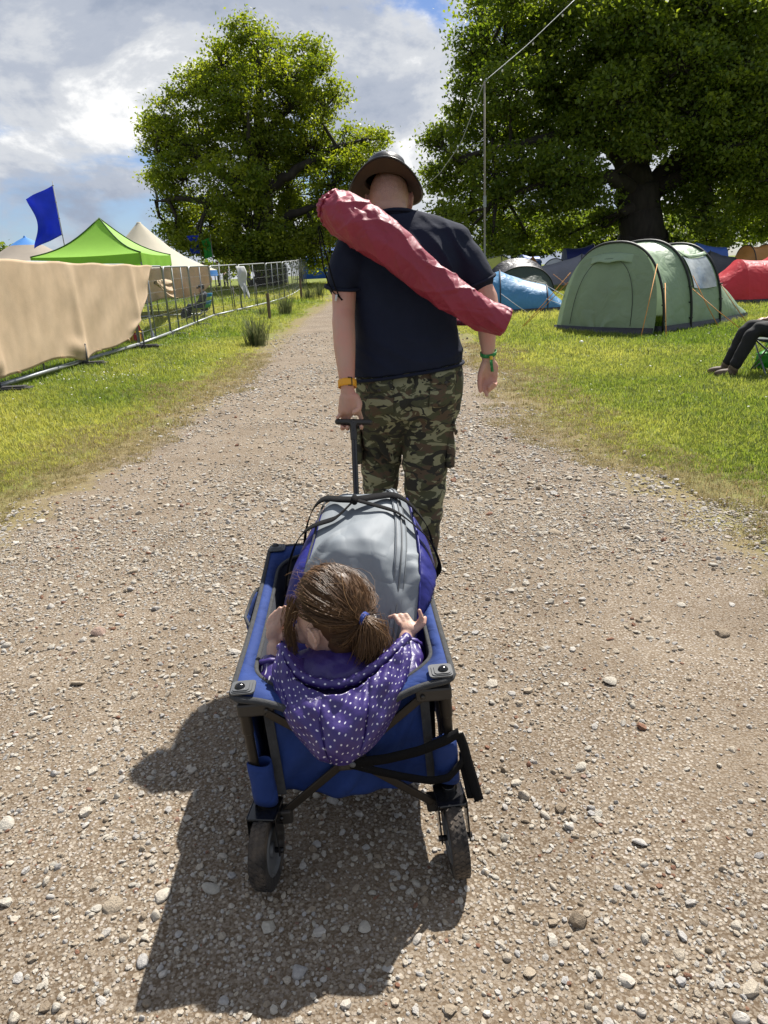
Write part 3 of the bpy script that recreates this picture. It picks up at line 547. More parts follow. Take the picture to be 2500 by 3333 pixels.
def fence_x(y): return np.interp(y, [p[1] for p in J], [p[0] for p in J])
def hessian():
    root = thing('hessian_sheet', 'long tan hessian sheet tied along the near mesh fence', 'cloth', (-5.3, 10, 0))
    def fn(u, v):
        ytop = 3.2+u*14.3; ybot = 3.2+u*12.7; bulge = .5*math.exp(-((v-.35)/.28)**2)*max(0, u-.86)/.14
        y = ybot+(ytop-ybot)*v**1.4+bulge
        zb = .25+.03*math.sin(u*21)+.015*math.sin(u*47+1)-.08*math.exp(-((u-.77)/.03)**2); zb += .55*max(0, (u-.93)/.07)**2
        z = gz1(y)+zb+(float(np.interp(y, [10, 18], [1.84, 1.72]))+.012*math.sin(u*60)-zb)*v
        x = fence_x(y)+.06+.008*math.sin(u*17+v*2)*(1-v)+.004*math.sin(u*41+3*v)*math.sin(u*13)+.003*math.sin(v*9+u*11)
        for q in J[1:6]:
            dd = y-q[1]; x += .05*math.exp(-(dd/.13)**2)*(1-v)**.6
            x += .05*math.exp(-((dd+.25)/.3)**2)*math.exp(-((v-.12)/.08)**2)
        x += .018*max(0, (u-.9)/.1)**1.5*math.sin(v*13+u*30)
        x += .008*math.sin((y*1.3-z*2.4)*3)*math.exp(-((u-.8)/.12)**2)
        return (x, y, z)
    b = MB().grid(fn, 260, 40); build('cloth', b, HESS, root, True, solid=.006)
    for u in np.linspace(.02, .93, 9):
        p = np.array(fn(u, .02)); build('tape_tab', MB().box(p+np.array([.02, 0, -.015]), (.02, .10, .035), (0, 0, u*7)), HESS, root, bevel=.006)
hessian()
# second hessian on the fence that runs away to the left
fence_panel((-8.9, 25.4), (-5.9, 25.4), 'mesh fence panel running left behind the seated man')
def hessian2():
    root = thing('hessian_sheet', 'smaller brown hessian hanging behind the seated man in the camp chair', 'cloth', (-6.4, 25.2, .2))
    def fn(u, v):
        x = -8.6+u*3.15; zb = .62+.55*max(0, (u-.6)/.4)**1.5-.1*math.sin(u*9); z = gz1(25)+zb+(1.68-zb)*v
        return (x+.04*math.sin(v*7), 25.28+.05*math.sin(u*22+v*3)+.03*math.sin(u*50), z)
    build('cloth', MB().grid(fn, 70, 20), HESS, root, True, solid=.008)
    def fn2(u, v):   # loose flap gathered towards the near fence
        a = np.array([-5.2, 17.9, 1.42]); b_ = np.array([-6.75, 25.1, 1.5]); c = np.array([-6.6, 25.1, .85])
        p = a+(b_-a)*u*(1-v)+(c-a)*u*v; return tuple(p+np.array([.05*math.sin(v*14), 0, .05*math.sin(v*16+u*4)-.25*u*(1-u)*v]))
    build('loose_flap', MB().grid(fn2, 30, 16), HESS, root, True, solid=.008)
hessian2()

# white rag on the fence
RAG = M('white_cloth', (.78, .80, .80), .8, var=.05, vs=5, trans=.25)
def rag():
    r = thing('white_rag', 'torn white cloth hanging on the mesh fence', 'cloth', (-4.85, 27, gz1(27)))
    def fn(u, v):
        w = .42-.12*v+.05*math.sin(v*6); x = (u-.5)*w*.6+.12*v+.03*math.sin(v*9); y = (u-.5)*w+.05*math.sin(v*8+u*5)
        return (x+.1, y, 1.60-v*(1.0+.14*math.sin(u*9)))
    build('cloth', MB().grid(fn, 14, 24), RAG, r, True, local=True, solid=.006)
    build('tie', MB().tube([(.06, 0, 1.58), (.0, .01, 1.62), (0, 0, 1.66)], .012, 6), RAG, r, True, local=True)
rag()

# gazebo
GAZ = M('lime_canopy', (.36, .72, .07), .6, var=.06, vs=2, bump=.1, bs=20, trans=.35); GAZT = M('canopy_piping', (.03, .10, .015), .7)
def gazebo():
    x0, x1, y0, y1, ze, zv = -7.87, -5.32, 17.5, 20.05, 2.09, 1.84; cx, cy = (x0+x1)/2, (y0+y1)/2; zt = 2.96; g0 = gz1(18.8)
    root = thing('gazebo', 'lime green pop-up gazebo behind the hessian fence', 'gazebo', (cx, cy, g0))
    C = [(x0, y0), (x1, y0), (x1, y1), (x0, y1)]
    for k in range(4):
        a, b = C[k], C[(k+1) % 4]
        def fn(u, v):
            e = np.array([a[0]+(b[0]-a[0])*u, a[1]+(b[1]-a[1])*u, ze-.03*math.sin(u*math.pi)]); t = np.array([cx, cy, zt])
            p = e+(t-e)*v; p[2] += -.30*math.sin(v*math.pi)*(1-.1*math.sin(u*math.pi))*(.55)-.05*math.sin(u*math.pi)*(1-v)*v*2; return p
        build('canopy_panel', MB().grid(fn, 20, 16), GAZ, root, True)
        def val(u, v): return (a[0]+(b[0]-a[0])*u+.012*math.sin(u*25)*v, a[1]+(b[1]-a[1])*u+.012*math.sin(u*21)*v, ze-.03*math.sin(u*math.pi)-.004-(ze-zv)*v)
        build('valance', MB().grid(val, 20, 4), GAZ, root, True)
        ridge = [np.array([a[0], a[1], ze])+(np.array([cx, cy, zt])-np.array([a[0], a[1], ze]))*t+np.array([0, 0, -.165*math.sin(t*math.pi)+.012]) for t in np.linspace(0, 1, 10)]
        build('seam', MB().tube(ridge, .014, 6), GAZT, root, True)
        build('leg', MB().box(((a[0]*.98+cx*.02), (a[1]*.98+cy*.02), (g0+ze)/2), (.035, .035, ze-g0)), GALV, root, bevel=.004)
gazebo()

# bell tents
CANV = M('cream_canvas', (.70, .64, .50), .85, var=.06, vs=1.5, trans=.2); BEIG = M('beige_canvas', (.42, .36, .29), .85, var=.08, vs=1.5, trans=.15); BLUC = M('blue_canvas', (.03, .22, .62), .7, var=.06); WHC = M('white_pvc', (.78, .79, .80), .5, var=.04)
def bell(name, label, x, y, prof, mats, ns=28, wob=.02):
    z0 = gz1(y); root = thing(name, label, 'tent', (x, y, z0))
    a = np.linspace(0, 2*np.pi, ns, endpoint=False)
    for nm, mt, pr in mats:
        rs = [np.stack([np.cos(a)*r*(1+wob*np.cos(a*8)), np.sin(a)*r*(1+wob*np.cos(a*8)), np.full(ns, z-z0)], 1) for r, z in pr]
        build(nm, MB().rings(rs, False), mt, root, True, local=True)
    r, z = prof[0]; build('peak_cap', MB().tube([(0, 0, z-z0-.12), (0, 0, z-z0+.06)], [r*1.5, r*.7], 12), mats[0][1], root, True, local=True)
    build('pole', MB().tube([(0, 0, 0), (0, 0, z-z0)], .03, 8), WOOD, root, True, local=True)
    for k in range(0, ns, 4):
        re, ze = mats[-1][2][0]; g = MB().tube([(math.cos(a[k])*re, math.sin(a[k])*re, ze-z0), (math.cos(a[k])*(re+1.1), math.sin(a[k])*(re+1.1), .02)], .006, 4, False); build('guy_rope', g, CANV, root, True, local=True)
    return root
p1 = [(.10, 3.47), (.45, 3.12), (1.0, 2.62), (1.5, 2.27), (2.03, 2.0), (2.6, 1.76)]
bell('bell_tent', 'cream canvas bell tent behind the lime gazebo', -8.43, 28, p1, [('roof', CANV, p1), ('valance', BLUC, [(2.6, 1.76), (2.62, 1.56)])])
p2 = [(.06, 3.32), (.3, 3.2), (.62, 3.02)]; p3 = [(.62, 3.02), (1.05, 2.76), (1.7, 2.45), (2.2, 2.25)]
bell('bell_tent', 'beige bell tent with a blue top at the far left', -13.55, 30, p2, [('blue_cap', BLUC, p2), ('roof', BEIG, p3), ('wall', BEIG, [(2.2, 2.25), (2.2, .3)])])
p4 = [(.05, 2.75), (.6, 2.35), (1.6, 2.05)]
bell('peaked_tent', 'white peaked tent cut off by the left edge', -13.75, 24.5, [(.05, 2.55)], [('roof', WHC, [(.05, 2.55), (.7, 2.2), (1.7, 1.95)]), ('wall', WHC, [(1.7, 1.95), (1.7, .2)])])
bell('peaked_tent', 'small white tent peak showing above the gazebo\'s left slope', -12.3, 33, [(.05, 3.25)], [('roof', WHC, [(.05, 3.25), (.35, 3.08), (.9, 2.85), (1.7, 2.6)]), ('wall', WHC, [(1.7, 2.6), (1.7, .4)])])

# flags
FB = M('blue_flag', (.02, .075, .85), .6, var=.12, vs=2.5, trans=.4); FGm = M('green_flag', (.02, .42, .05), .6, var=.1, trans=.4); POLE = M('grey_pole', (.30, .29, .27), .6, var=.2)
def flag(label, x, y, ztop, lean, w, h, mat, droop, seed, thick=.02):
    z0 = gz1(y); r = thing('flag', label, 'flag', (x, y, z0), 0, 'flags on poles beyond the fence'); H = ztop-z0
    top = np.array([lean*H, 0, H]); build('pole', MB().tube([(0, 0, -.1), top*.5, top*1.03], [thick, thick*.9, thick*.5], 8), POLE, r, True, local=True)
    def fn(u, v):
        p = top*(1-v*h/H)+np.array([-.02, 0, 0]); s = math.sin(u*7+v*5+seed)*.10*u+math.sin(u*3-v*9+seed)*.06*u
        return p+np.array([-u*w*(1-.35*v*(1-v)*2+.10*math.sin(v*8+seed)*u), s, -droop*u*w+.06*math.sin(v*6+seed)*u])
    build('flag_cloth', MB().grid(fn, 24, 30), mat, r, True, local=True, solid=.004)
    for v in (.0, .33, .66, 1.): t = MB().tube([top*(1-v*h/H)+np.array([-.04, 0, 0]), top*(1-v*h/H)+np.array([.02, 0, 0])], .012, 6); build('flag_tie', t, POLE, r, True, local=True)
flag('large blue banner flag on a leaning pole behind the hessian', -9.62, 24, 4.38, -.012, .88, 1.42, FB, .42, .5)
flag('smaller distant blue flag beside the green flag', -10.12, 45, 3.95, -.01, .62, 1.0, FB, .1, 2.1, .03)
flag('distant green flag half hidden by the left oak', -9.35, 44.5, 3.75, .0, .55, 1.05, FGm, .2, 3.3, .03)

# far stalls and crowd
BLK = M('black_panel', (.02, .02, .022), .7, var=.3, vs=3)
r = thing('equipment_box', 'big black equipment box behind the far fence panels', 'box', (-6.4, 50, gz1(50)))
build('body', MB().box((0, 0, .62), (1.4, 1.0, 1.2)), BLK, r, local=True, bevel=.02); build('lid', MB().box((0, 0, 1.25), (1.46, 1.06, .06)), BLK, r, local=True, bevel=.01)
for sx in (-.45, .45): build('handle', MB().tube([(sx-.1, -.52, .8), (sx-.1, -.56, .8), (sx+.1, -.56, .8), (sx+.1, -.52, .8)], .015, 6), GALV, r, True, local=True)
TARP = M('blue_marquee_pvc', (.02, .15, .62), .5, var=.08, vs=1, trans=.2)
def marquee(label, x0, x1, y0, y1, zw, zr, mat):
    z0 = gz1(y0); r = thing('marquee', label, 'marquee', ((x0+x1)/2, (y0+y1)/2, z0)); cx, cy = (x0+x1)/2, (y0+y1)/2
    w = MB(); C = [(x0, y0), (x1, y0), (x1, y1), (x0, y1)]
    for k in range(4):
        a, b = C[k], C[(k+1) % 4]; q = MB().grid(lambda u, v: (a[0]+(b[0]-a[0])*u, a[1]+(b[1]-a[1])*u+.06*math.sin(u*40), z0+(zw-z0)*v), 40, 3); build('wall', q, mat, r, True)
        build('roof_panel', MB().grid(lambda u, v: ((a[0]+(b[0]-a[0])*u)*(1-v)+cx*v, (a[1]+(b[1]-a[1])*u)*(1-v)+cy*v, zw+.003+(zr-zw)*v**1.5), 16, 10), mat, r, True)
    build('pole', MB().tube([(cx, cy, z0), (cx, cy, zr+.3)], .05, 8), POLE, r, True)
marquee('bright blue marquee beyond the fence beside the man\'s left arm', -6.2, -.4, 64, 71, 2.75, 4.9, TARP)

def crowd_person(label, x, y, rz, shirt, trous, hair, seed, arm=.1, h=1.72):
    r = thing('person', label, 'person', (x, y, gz1(y)), rz, 'people beyond the fence'); k = h/1.72; SK = M('skin_far', (.45, .27, .19), .6)
    b = MB(); b.ell((0, 0, 1.6*k), (.085, .1, .12), 10, 8); b.tube([(0, 0, 1.3*k), (0, 0, 1.5*k)], .055, 8)
    for s in (-1, 1): b.tube([(s*.2, 0, 1.38*k), (s*.24, arm*.6, 1.12*k), (s*.2, arm*2.2, .92*k)], [.05, .042, .035], 8); b.ell((s*.2, arm*2.4, .87*k), (.04, .04, .07), 8, 6)
    for s in (-1, 1): b.tube([(s*.1, 0, .9*k), (s*.11, .02, .5*k), (s*.11, 0, .04)], [.07, .05, .04], 8)
    b.tube([(0, 0, .8*k), (0, 0, 1.35*k)], [.12, .15], 8); from_mesh('body', remesh(b, .028, 2), SK, r) if False else link('body', remesh(b, .028, 2), SK, r)
    c = MB(); c.tube([(0, 0, .86*k), (0, 0, 1.1*k), (0, 0, 1.34*k), (0, 0, 1.43*k)], [.17, .175, .2, .1], 12, flat=.68)
    for s in (-1, 1): c.tube([(s*.16, 0, 1.39*k), (s*.235, arm*.5, 1.15*k)], [.075, .068], 8)
    link('shirt', remesh(c, .03, 2), shirt, r)
    t = MB()
    for s in (-1, 1): t.tube([(s*.085, 0, .95*k), (s*.1, .03, .5*k), (s*.11, .0, .08)], [.105, .08, .07], 10)
    t.tube([(0, 0, .8*k), (0, 0, .98*k)], .155, 12, flat=.75); link('trousers', remesh(t, .03, 2), trous, r)
    for s in (-1, 1): build('shoe', MB().ell((s*.11, .06, .045), (.05, .13, .05), 8, 6), BLK, r, True, local=True)
    build('hair', MB().ell((0, -.015, 1.635*k), (.095, .105, .1), 10, 8), hair, r, True, local=True)
CW = [M('shirt_white', (.75, .75, .76), .8), M('shirt_black', (.03, .03, .035), .8), M('shirt_pink', (.6, .25, .3), .8), M('shirt_blue', (.1, .2, .5), .8), M('shirt_tan', (.5, .4, .28), .8), M('shirt_grey', (.3, .31, .33), .8)]
DEN = M('dark_denim', (.04, .05, .09), .8); HR = [M('hair_brown', (.09, .05, .03), .6), M('hair_dark', (.025, .02, .018), .5), M('hair_fair', (.4, .28, .14), .6)]
for k, (x, y, rz, s, lb) in enumerate([(-4.95, 52, 2.4, 0, 'stooping person in a white top right of the black box'), (-3.1, 55, 3.3, 0, 'person in white standing before the blue marquee'), (-2.5, 56, 2.6, 5, 'person in grey beside the one in white by the marquee'),
        (-12.1, 54, .4, 1, 'leftmost dark-clothed person beyond the white rag and fence'), (-11.3, 55, 1.8, 0, 'person in white in the crowd left of the white rag'), (-10.4, 53, 3.0, 2, 'person in a pink top left of the white rag'), (-9.7, 55, 2.2, 4, 'person in tan just left of the white rag'), (-8.6, 52, .9, 5, 'person in grey between the white rag and the black box'),
        (-12.8, 52, 2.0, 4, 'person in tan at the left end of the far crowd'), (-7.7, 57, 2.9, 3, 'person in blue close behind the black box')]):
    crowd_person(lb, x, y, rz, CW[s], DEN if k % 3 else CW[1], HR[k % 3], k, .1+.12*(k % 3), 1.6+.04*(k % 5))

# posts and rush tussocks by the track
for k, (x, y, h, lb) in enumerate([(-3.21, 22.5, .82, 'short wooden marker post nearer the camera, by the rushes'), (-3.06, 31.4, .98, 'second wooden marker post further along the track edge')]):
    r = thing('wooden_post', lb, 'post', (x, y, gz1(y)), .3*k, 'wooden posts along the track')
    b = MB().rings([np.array([(math.cos(t)*.05*q, math.sin(t)*.045*q, z) for t in np.linspace(0, 2*np.pi, 10, endpoint=False)]) for z, q in ((-.1, 1.05), (.3*h, 1), (h*.97, .96), (h, .8))]); build('shaft', b, WOOD, r, True, local=True, ang=35)
    build('wire_staple', MB().tube([(.05, -.01, h*.8), (.07, 0, h*.8), (.05, .01, h*.8)], .004, 5), GALV, r, True, local=True)
RUSH = leaf_mat('rush_blade', (.04, .065, .025), (.13, .14, .065), .3)
def rush(label, x, y, h, w, seed, n=170):
    g = np.random.default_rng(seed); r = thing('rush_tussock', label, 'grass tussock', (x, y, gz1(y)), 0, 'rush tussocks by the track'); b = MB(); rn = []
    for _ in range(n):
        a = g.uniform(0, 6.28); d = np.array([math.cos(a), math.sin(a), 0]); c = d*g.uniform(0, w*.35); hh = h*g.uniform(.45, 1.1); ln = g.uniform(.05, .55); s = np.array([-d[1], d[0], 0])*.008
        p1 = c+d*hh*ln*.3+np.array([0, 0, hh*.55]); p2 = c+d*hh*ln+np.array([0, 0, hh*.97]); b.add([c-s, c+s, p1+s, p1-s, p2], [[0, 1, 2, 3], [3, 2, 4]]); rn += [g.random()]*2
    o = build('blades', b, RUSH, r, True, local=True); o['kind'] = 'stuff'; at_ = o.data.attributes.new('rnd', 'FLOAT', 'FACE'); at_.data.foreach_set('value', rn[:len(o.data.polygons)])
rush('largest rush tussock, nearest on the left verge', -2.55, 15.6, .62, .75, 61, 260)
rush('rush tussock beside the nearer wooden post', -2.95, 24.4, .75, .7, 62)
rush('pale rush tussock just past the further post', -2.75, 32.0, .75, .8, 63); rush('small rush tussock close to the man\'s left arm', -2.45, 33.8, .8, .6, 64, 120); rush('low rush tuft left of the nearer post', -3.7, 24.2, .4, .5, 65, 90)

# seated man behind the fence: chair, clothing, cap
def camp_chair(label, loc, rz, seat_mat, frame_mat, back_mats, sc=1.0, group='folding camp chairs'):
    r = thing('camp_chair', label, 'chair', loc, rz, group); q = lambda *p: tuple(np.array(p)*sc)      # faces +Y
    for s in (-1, 1):
        build('leg', MB().tube([q(s*.27, .25, 0), q(s*.24, -.22, .42)], .011, 8), frame_mat, r, True, local=True); build('leg', MB().tube([q(s*.27, -.25, 0), q(s*.25, .24, .42)], .011, 8), frame_mat, r, True, local=True)
        build('arm_post', MB().tube([q(s*.25, .24, .40), q(s*.3, .2, .62)], .01, 8), frame_mat, r, True, local=True)
        build('back_post', MB().tube([q(s*.24, -.2, .38), q(s*.27, -.3, .66), q(s*.27, -.36, .92)], .011, 8), frame_mat, r, True, local=True)
        build('armrest', MB().grid(lambda u, v: q(s*(.27+.05*v), .28-.58*u, .635-.02*math.sin(u*3.14)), 8, 4), seat_mat, r, True, local=True, solid=.012)
    build('crossbar', MB().tube([q(-.27, .25, .01), q(.25, .24, .40)], .01, 8), frame_mat, r, True, local=True); build('crossbar', MB().tube([q(.27, .25, .01), q(-.25, .24, .40)], .01, 8), frame_mat, r, True, local=True)
    build('seat', MB().grid(lambda u, v: q((u-.5)*.5, .25-.47*v, .43-.05*math.sin(u*3.14)*math.sin(.4+v*2.6)), 12, 12), seat_mat, r, True, local=True, solid=.008)
    n = len(back_mats)
    for k, bm_ in enumerate(back_mats): build('backrest', MB().grid(lambda u, v: q((u-.5)*.54, -.22-.14*((k+v)/n)-.05*math.sin(u*3.14), .44+.48*((k+v)/n)), 12, 6), bm_, r, True, local=True, solid=.008)
    return r
def seated_person(label, loc, rz, mats, hat=None, sc=1.0, knee=(.5, .5), fwd=.62, hands=((.16, .3, .62), (-.16, .3, .62)), group=None):
    skin, top, trs, shoe, hair = mats; r = thing('person', label, 'person', loc, rz, group); r.scale = (sc,)*3     # faces +Y, seat at z .46
    b = MB(); b.ell((0, -.08, 1.19), (.078, .098, .12), 14, 10); b.ell((0, .01, 1.165), (.018, .03, .02), 8, 6); b.ell((0, -.02, 1.10), (.055, .06, .05), 10, 7); b.capsule([(0, -.13, .98), (0, -.11, 1.10)], .052)
    for s in (-1, 1): b.ell((s*.08, -.09, 1.18), (.012, .025, .032), 8, 6)
    b.capsule([(0, -.1, .52), (0, -.16, .72), (0, -.15, .9)], [.13, .13, .14])
    for s, hd in zip((1, -1), hands):
        b.capsule([(s*.17, -.14, .92), (s*.24, -.02, .72), (hd[0], hd[1]-.06, hd[2])], [.05, .043, .03]); b.ell(hd, (.04, .05, .025), 10, 7)
        for k in range(4): b.capsule([(hd[0]+s*(.028-.018*k), hd[1]+.03, hd[2]), (hd[0]+s*(.026-.018*k), hd[1]+.075, hd[2]-.012)], .0085, 6)
        b.capsule([(hd[0]-s*.035, hd[1], hd[2]+.005), (hd[0]-s*.05, hd[1]+.045, hd[2])], .01, 6)
        b.capsule([(s*.1, -.08, .52), (s*.12, knee[0]-.06, .55), (s*.12, fwd-.02, .12)], [.085, .06, .04])
    link('body', remesh(b, .014, 3), skin, r)
    c = MB(); c.capsule([(0, -.1, .50), (0, -.17, .72), (0, -.15, .92)], [.155, .165, .165]); c.ell((0, -.13, .97), (.13, .09, .06), 12, 8)
    for s, hd in zip((1, -1), hands): c.capsule([(s*.17, -.14, .93), (s*.245, -.02, .72), (hd[0]+s*.01, hd[1]-.09, hd[2])], [.075, .062, .048])
    link('jacket', remesh(c, .02, 3, lambda co, no: co+no*(.006*sines(co, 4, 14, 3))[:, None]), top, r)
    t = MB()
    for s in (-1, 1): t.capsule([(s*.09, -.1, .53), (s*.12, knee[0]-.08, .57), (s*.12, knee[0], .50), (s*.12, fwd-.05, .16)], [.12, .092, .085, .07])
    t.ell((0, -.1, .53), (.19, .15, .12), 12, 8); link('trousers', remesh(t, .018, 3, lambda co, no: co+no*(.006*sines(co, 9, 16, 3))[:, None]), trs, r)
    for s in (-1, 1):
        sb = MB(); sb.ell((s*.12, fwd+.06, .055), (.05, .14, .055), 14, 9); sb.ell((s*.12, fwd-.03, .11), (.052, .065, .075), 12, 8); link('shoe', remesh(sb, .012, 3), shoe, r)
        build('sole', MB().box((s*.12, fwd+.045, .015), (.095, .27, .03)), BLK, r, local=True, bevel=.01)
    hb = MB().ell((0, -.1, 1.225), (.086, .105, .095), 14, 9); build('hair', hb, hair, r, True, local=True)
    if hat: 
        build('cap', MB().ell((0, -.085, 1.27), (.098, .118, .07), 16, 9), hat, r, True, local=True); build('cap_peak', MB().grid(lambda u, v: ((u-.5)*.16, .02+.09*v*math.sin(.4+u*2.3), 1.25-.015*v-.03*(u-.5)**2*8), 10, 5), hat, r, True, local=True, solid=.006)
    return r
SKN = M('skin_seated', (.50, .30, .22), .55, var=.08); NAVY = M('charcoal_jacket', (.05, .055, .075), .8); TEAL = M('teal_fabric', (.02, .25, .50), .7); LIMF = M('lime_fabric', (.45, .62, .10), .7); DGRN = M('bright_green_fabric', (.05, .38, .05), .7); GREYM = M('chair_frame_grey', (.22, .24, .25), .45, .4)
camp_chair('blue and lime camp chair behind the mesh fence', (-5.62, 24.1, gz1(24.1)), R(82), LIMF, GREYM, [DGRN, TEAL, LIMF, TEAL], .92)
seated_person('person in a dark jacket and flat cap sitting behind the fence', (-5.62, 24.1, gz1(24.1)-.02), R(82), (SKN, NAVY, DEN, BLK, HR[1]), BLK, .86, hands=((.1, .26, .64), (-.1, .27, .64)))
def backpack():
    r = thing('backpack', 'black backpack on the grass behind the fence', 'bag', (-6.12, 23.9, gz1(23.9))); b = MB(); b.ell((0, 0, .2), (.15, .11, .22), 14, 10); b.ell((0, -.09, .13), (.11, .06, .11), 12, 8); link('pack', remesh(b, .015, 3), BLK, r)
    build('top_loop', MB().tube([(-.03, 0, .4), (-.02, 0, .45), (.02, 0, .45), (.03, 0, .4)], .01, 6), BLK, r, True, local=True); build('strap', MB().tube([(.1, .05, .35), (.2, .08, .2), (.25, .02, .03)], .014, 6), BLK, r, True, local=True)
backpack()
REDM = M('red_nylon', (.5, .02, .03), .6); STEEL = M('steel_bottle', (.6, .62, .64), .25, .9)
r = thing('cool_bag', 'red bag on the grass at the hessian\'s gathered end', 'bag', (-5.75, 17.6, gz1(17.6))); b = MB(); b.ell((0, 0, .3), (.14, .12, .2), 12, 9); b.box((0, 0, .15), (.26, .2, .26)); link('bag_body', remesh(b, .02, 3), REDM, r); build('bag_handle', MB().tube([(-.08, 0, .46), (-.05, 0, .54), (.05, 0, .54), (.08, 0, .46)], .012, 6), BLK, r, True, local=True)
r = thing('folding_stool', 'yellow wooden stool beside the red bag behind the fence', 'stool', (-5.62, 17.2, gz1(17.2))); build('seat', MB().box((0, 0, .28), (.28, .24, .03)), YEL, r, local=True, bevel=.006)
for sx in (-1, 1):
    for sy in (-1, 1): build('leg', MB().bar((sx*.12, sy*.1, 0), (sx*.11, sy*.09, .27), .03, .03, (0, 1, 0)), YEL, r, local=True)
r = thing('drink_bottle', 'shiny steel bottle standing by the yellow stool', 'bottle', (-5.38, 17.7, gz1(17.7))); build('bottle_body', MB().tube([(0, 0, 0), (0, 0, .2), (0, 0, .24), (0, 0, .26)], [.045, .045, .025, .022], 14), STEEL, r, True, local=True, ang=40); build('bottle_cap', MB().tube([(0, 0, .262), (0, 0, .29)], .024, 12), BLK, r, True, local=True, ang=40)

# daisies
def daisies():
    pts = []
    for cx, cy, sx, sy, n in ((-4.4, 11.3, .5, .5, 60), (-4.6, 12.3, .8, .7, 60), (-4.5, 17.5, .4, .5, 50), (-4.0, 9.5, 1.0, 1.2, 40), (-4.3, 15, .7, 1.5, 30), (4.5, 9.5, 2.2, 2.2, 90), (6, 12.5, 2.5, 1.6, 60)):
        pts.append(np.stack([rng.normal(cx, sx, n), rng.normal(cy, sy, n)], 1))
    P = np.concatenate(pts); P = P[edge_dist(P[:, 0], P[:, 1]) < -.7]; n = len(P); d = MB(); d.tube([(0, 0, -3), (0, 0, .1)], .08, 4)
    for k in range(9):
        a = k*6.283/9; c = np.array([math.cos(a), math.sin(a), 0]); s = np.array([-c[1], c[0], 0])*.22; d.add([c*.2-s*.6, c+-s, c+s, c*.2+s*.6], [[0, 1, 2, 3]])
    tag(scatter('daisies', np.column_stack([P, surf_z(P[:, 0], P[:, 1])+.05]), np.stack([rng.normal(0, .2, n), rng.normal(0, .2, n), rng.uniform(0, 6, n)], 1), np.repeat(rng.uniform(.008, .014, n)[:, None], 3, 1), rng.random(n), [raw_mesh('daisy_shape', d.arr(), d.f)], M('daisy_petal', (.85, .85, .78), .7)), 'tiny white daisies dotted through the grass', 'daisies')
daisies()
TWIG = M('dry_twig', (.15, .10, .06), .9, var=.3, vs=30)
for k, (x, y, a, l, lb) in enumerate([(-2.6, 3.85, .1, .4, 'thin forked twig on the left edge of the gravel'), (1.75, 2.3, .6, .16, 'short dark twig at the right side of the track')]):
    z = float(surf_z([x], [y])[0]); r = thing('twig', lb, 'twig', (x, y, z+.006), a); build('stem', MB().tube([(-l/2, 0, 0), (-.1*l, .02*l, .012), (.3*l, -.01*l, .006), (l/2, .05*l, .01)], [.006, .006, .0045, .002], 6), TWIG, r, True, local=True); build('side_shoot', MB().tube([(.1*l, 0, .008), (.3*l, .12*l, .016), (.42*l, .14*l, .01)], [.004, .003, .0015], 5), TWIG, r, True, local=True)
# ================================================================ right side: tents, pole, seated person
def nylon(name, col, trans=.22, bump=.15): return M(name, col, .5, var=.10, vs=1.6, crumple=(2.2, .28), trans=trans)
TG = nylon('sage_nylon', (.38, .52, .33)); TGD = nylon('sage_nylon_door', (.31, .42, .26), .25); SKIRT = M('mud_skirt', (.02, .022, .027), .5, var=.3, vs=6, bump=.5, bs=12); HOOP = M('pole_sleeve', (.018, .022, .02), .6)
WIN = M('clear_window_pvc', (.45, .50, .52), .12, var=.25, vs=7, bump=.6, bs=10, spec=.8); ORR = M('orange_guy_rope', (.75, .33, .06), .7); WHR = M('white_guy_rope', (.7, .7, .68), .7)
def hoop_ring(hw, h, n=25, p=.82):
    t = np.linspace(0, np.pi, n); x = np.cos(t); z = np.sin(t)
    return np.stack([np.sign(x)*np.abs(x)**p*hw, 0*t, np.abs(z)**p*h], 1)   # x across, z up
